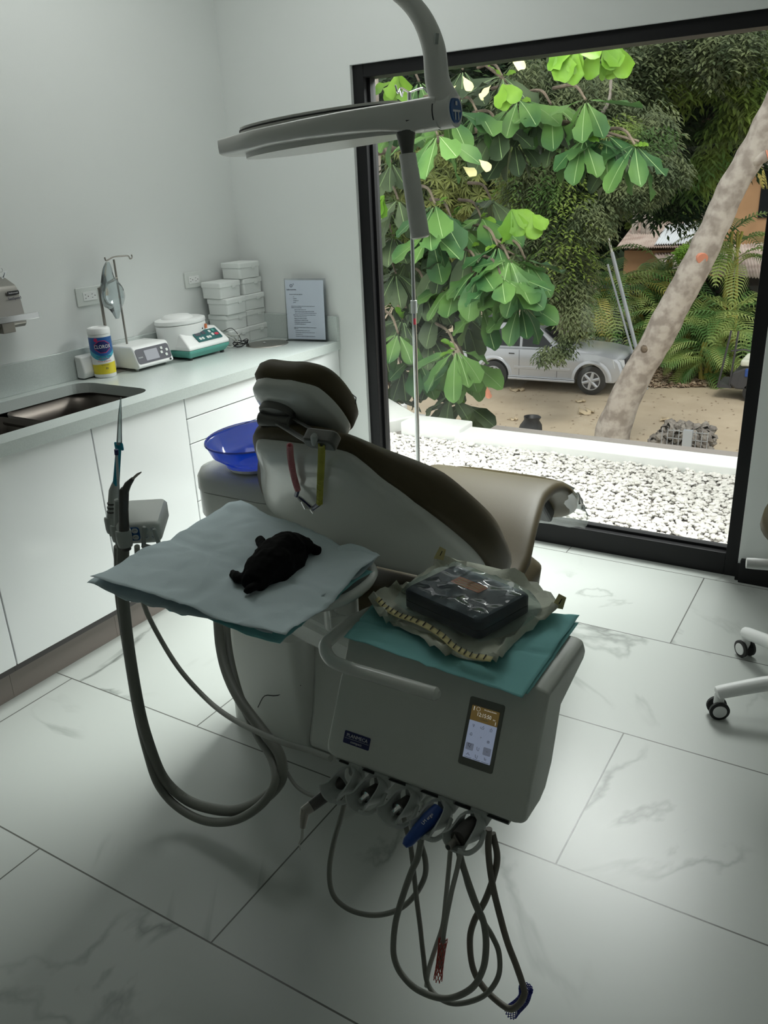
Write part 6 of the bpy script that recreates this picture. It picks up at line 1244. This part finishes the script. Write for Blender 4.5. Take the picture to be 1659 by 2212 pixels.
tips = [(870, 250, 5.4, 'b'), (905, 175, 5.6, 'b'), (1000, 150, 6.0, 'd'), (1085, 165, 5.8, 'd'), (965, 235, 5.2, 'b'), (945, 290, 5.0, 'b'), (1030, 240, 5.5, 'b'), (1075, 270, 5.6, 'd'), (1120, 215, 5.6, 'b'), (1160, 240, 5.8, 'd'), (1190, 225, 5.7, 'b'), (1205, 270, 5.9, 'd'), (1265, 215, 5.6, 'b'), (1262, 300, 5.6, 'b'), (1310, 290, 5.7, 'b'), (1372, 312, 5.6, 'b'), (1340, 325, 5.9, 'd'), (1110, 300, 5.8, 'd'),
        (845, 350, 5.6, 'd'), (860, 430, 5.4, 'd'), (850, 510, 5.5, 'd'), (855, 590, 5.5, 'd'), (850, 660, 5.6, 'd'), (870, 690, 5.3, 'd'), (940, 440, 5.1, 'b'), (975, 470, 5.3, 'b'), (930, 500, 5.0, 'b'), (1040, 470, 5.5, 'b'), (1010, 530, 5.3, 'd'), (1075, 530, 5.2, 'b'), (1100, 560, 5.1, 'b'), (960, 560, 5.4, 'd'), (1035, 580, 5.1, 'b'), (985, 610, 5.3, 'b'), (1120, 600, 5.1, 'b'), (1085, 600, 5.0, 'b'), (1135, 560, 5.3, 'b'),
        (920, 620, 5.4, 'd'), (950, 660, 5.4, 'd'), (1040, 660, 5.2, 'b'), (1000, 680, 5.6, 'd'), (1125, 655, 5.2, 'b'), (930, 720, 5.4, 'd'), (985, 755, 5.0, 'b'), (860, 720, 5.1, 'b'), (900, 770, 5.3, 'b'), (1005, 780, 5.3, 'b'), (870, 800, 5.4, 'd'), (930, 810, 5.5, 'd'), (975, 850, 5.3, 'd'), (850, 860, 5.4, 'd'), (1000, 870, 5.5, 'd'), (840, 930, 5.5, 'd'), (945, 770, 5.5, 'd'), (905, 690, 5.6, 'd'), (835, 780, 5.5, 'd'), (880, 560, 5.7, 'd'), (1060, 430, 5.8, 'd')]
bb_ = {'b': B(), 'd': B(), 'l': B(), 'v': B()}; br = B()
for px, py, Y, kd in tips:
    tip = P(px, py, 1, Y+.15); n_ = rs.randint(6, 8); a0_ = rs.uniform(0, 6.3)
    for k in range(n_):
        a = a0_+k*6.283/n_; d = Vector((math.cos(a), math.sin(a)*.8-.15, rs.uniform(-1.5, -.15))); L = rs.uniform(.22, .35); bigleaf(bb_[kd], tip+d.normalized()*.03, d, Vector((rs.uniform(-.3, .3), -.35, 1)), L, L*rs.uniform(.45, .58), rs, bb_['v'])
    if rs.random() < .4:
        for k in range(2): d = Vector((rs.uniform(-1, 1), -.3, rs.uniform(-.2, .8))); bigleaf(bb_['l'], tip, d, Vector((0, -.5, 1)), rs.uniform(.08, .14), .05, rs)
    br.tube(spline([tip, tip+Vector((-.12, .12, .10)), tip+Vector((-.35, .35, .12))], 4), [.008, .008, .009, .01, .01, .011, .012, .012, .013][:9], 6)
for px, py, Y in ((1205, 125, 5.0), (1245, 120, 5.0), (1300, 115, 5.1), (1340, 118, 5.2), (860, 175, 5.3), (845, 195, 5.4), (1105, 470, 5.2), (830, 440, 5.0), (1085, 200, 5.2), (1150, 480, 5.2)):
    p = P(px, py-18, 1, Y)
    for k in range(3): d = Vector((rs.uniform(-.8, .8), -.2, rs.uniform(-1, -.2))); L = rs.uniform(.14, .19); bigleaf(bb_['l'], p, d, Vector((0, -1, .6)), L, L*.68, rs)
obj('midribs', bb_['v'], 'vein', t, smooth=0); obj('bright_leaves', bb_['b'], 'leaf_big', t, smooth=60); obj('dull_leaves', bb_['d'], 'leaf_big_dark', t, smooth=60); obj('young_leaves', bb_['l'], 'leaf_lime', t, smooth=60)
for q in ([(790, 330, 6.6, .09), (950, 300, 6.2, .05), (1080, 270, 5.9, .035), (1200, 260, 5.9, .025), (1380, 305, 5.8, .015)], [(790, 560, 6.6, .10), (900, 540, 6.2, .05), (1000, 500, 5.8, .03), (1110, 550, 5.4, .015)], [(790, 700, 6.6, .09), (900, 720, 6, .04), (980, 760, 5.5, .02)], [(780, 100, 6.4, .06), (1000, 120, 6.2, .03), (1100, 180, 6, .02)]):
    limb('branch', q, 'bark_dark', t)
obj('twigs', br, 'bark_dark', t); obj('trunk', B().tube([(-4.6, 6.9, GZ), (-4.5, 6.9, -1), (-4.3, 6.8, 1.5), (-4.2, 6.8, 3.6)], [.22, .18, .15, .09], 14), 'bark', t)
b = B(); p = P(1052, 835, 1, 5.3); bigleaf(b, p, Vector((.2, 0, -1)), Vector((0, -1, 0)), .09, .05, rs); obj('red_leaf', b, 'cut_wood', t, smooth=60)
b = B()
for px, py in ((1000, 165), (985, 185), (1060, 185), (1105, 130), (975, 235), (1000, 360), (1035, 345)): p = P(px, py, 1, 5.2); bigleaf(b, p, Vector((rs.uniform(-1, 1), 0, -.6)), Vector((0, -1, .3)), .10, .06, rs)
obj('withered_leaves', b, 'pouch_yellow', t, smooth=60)
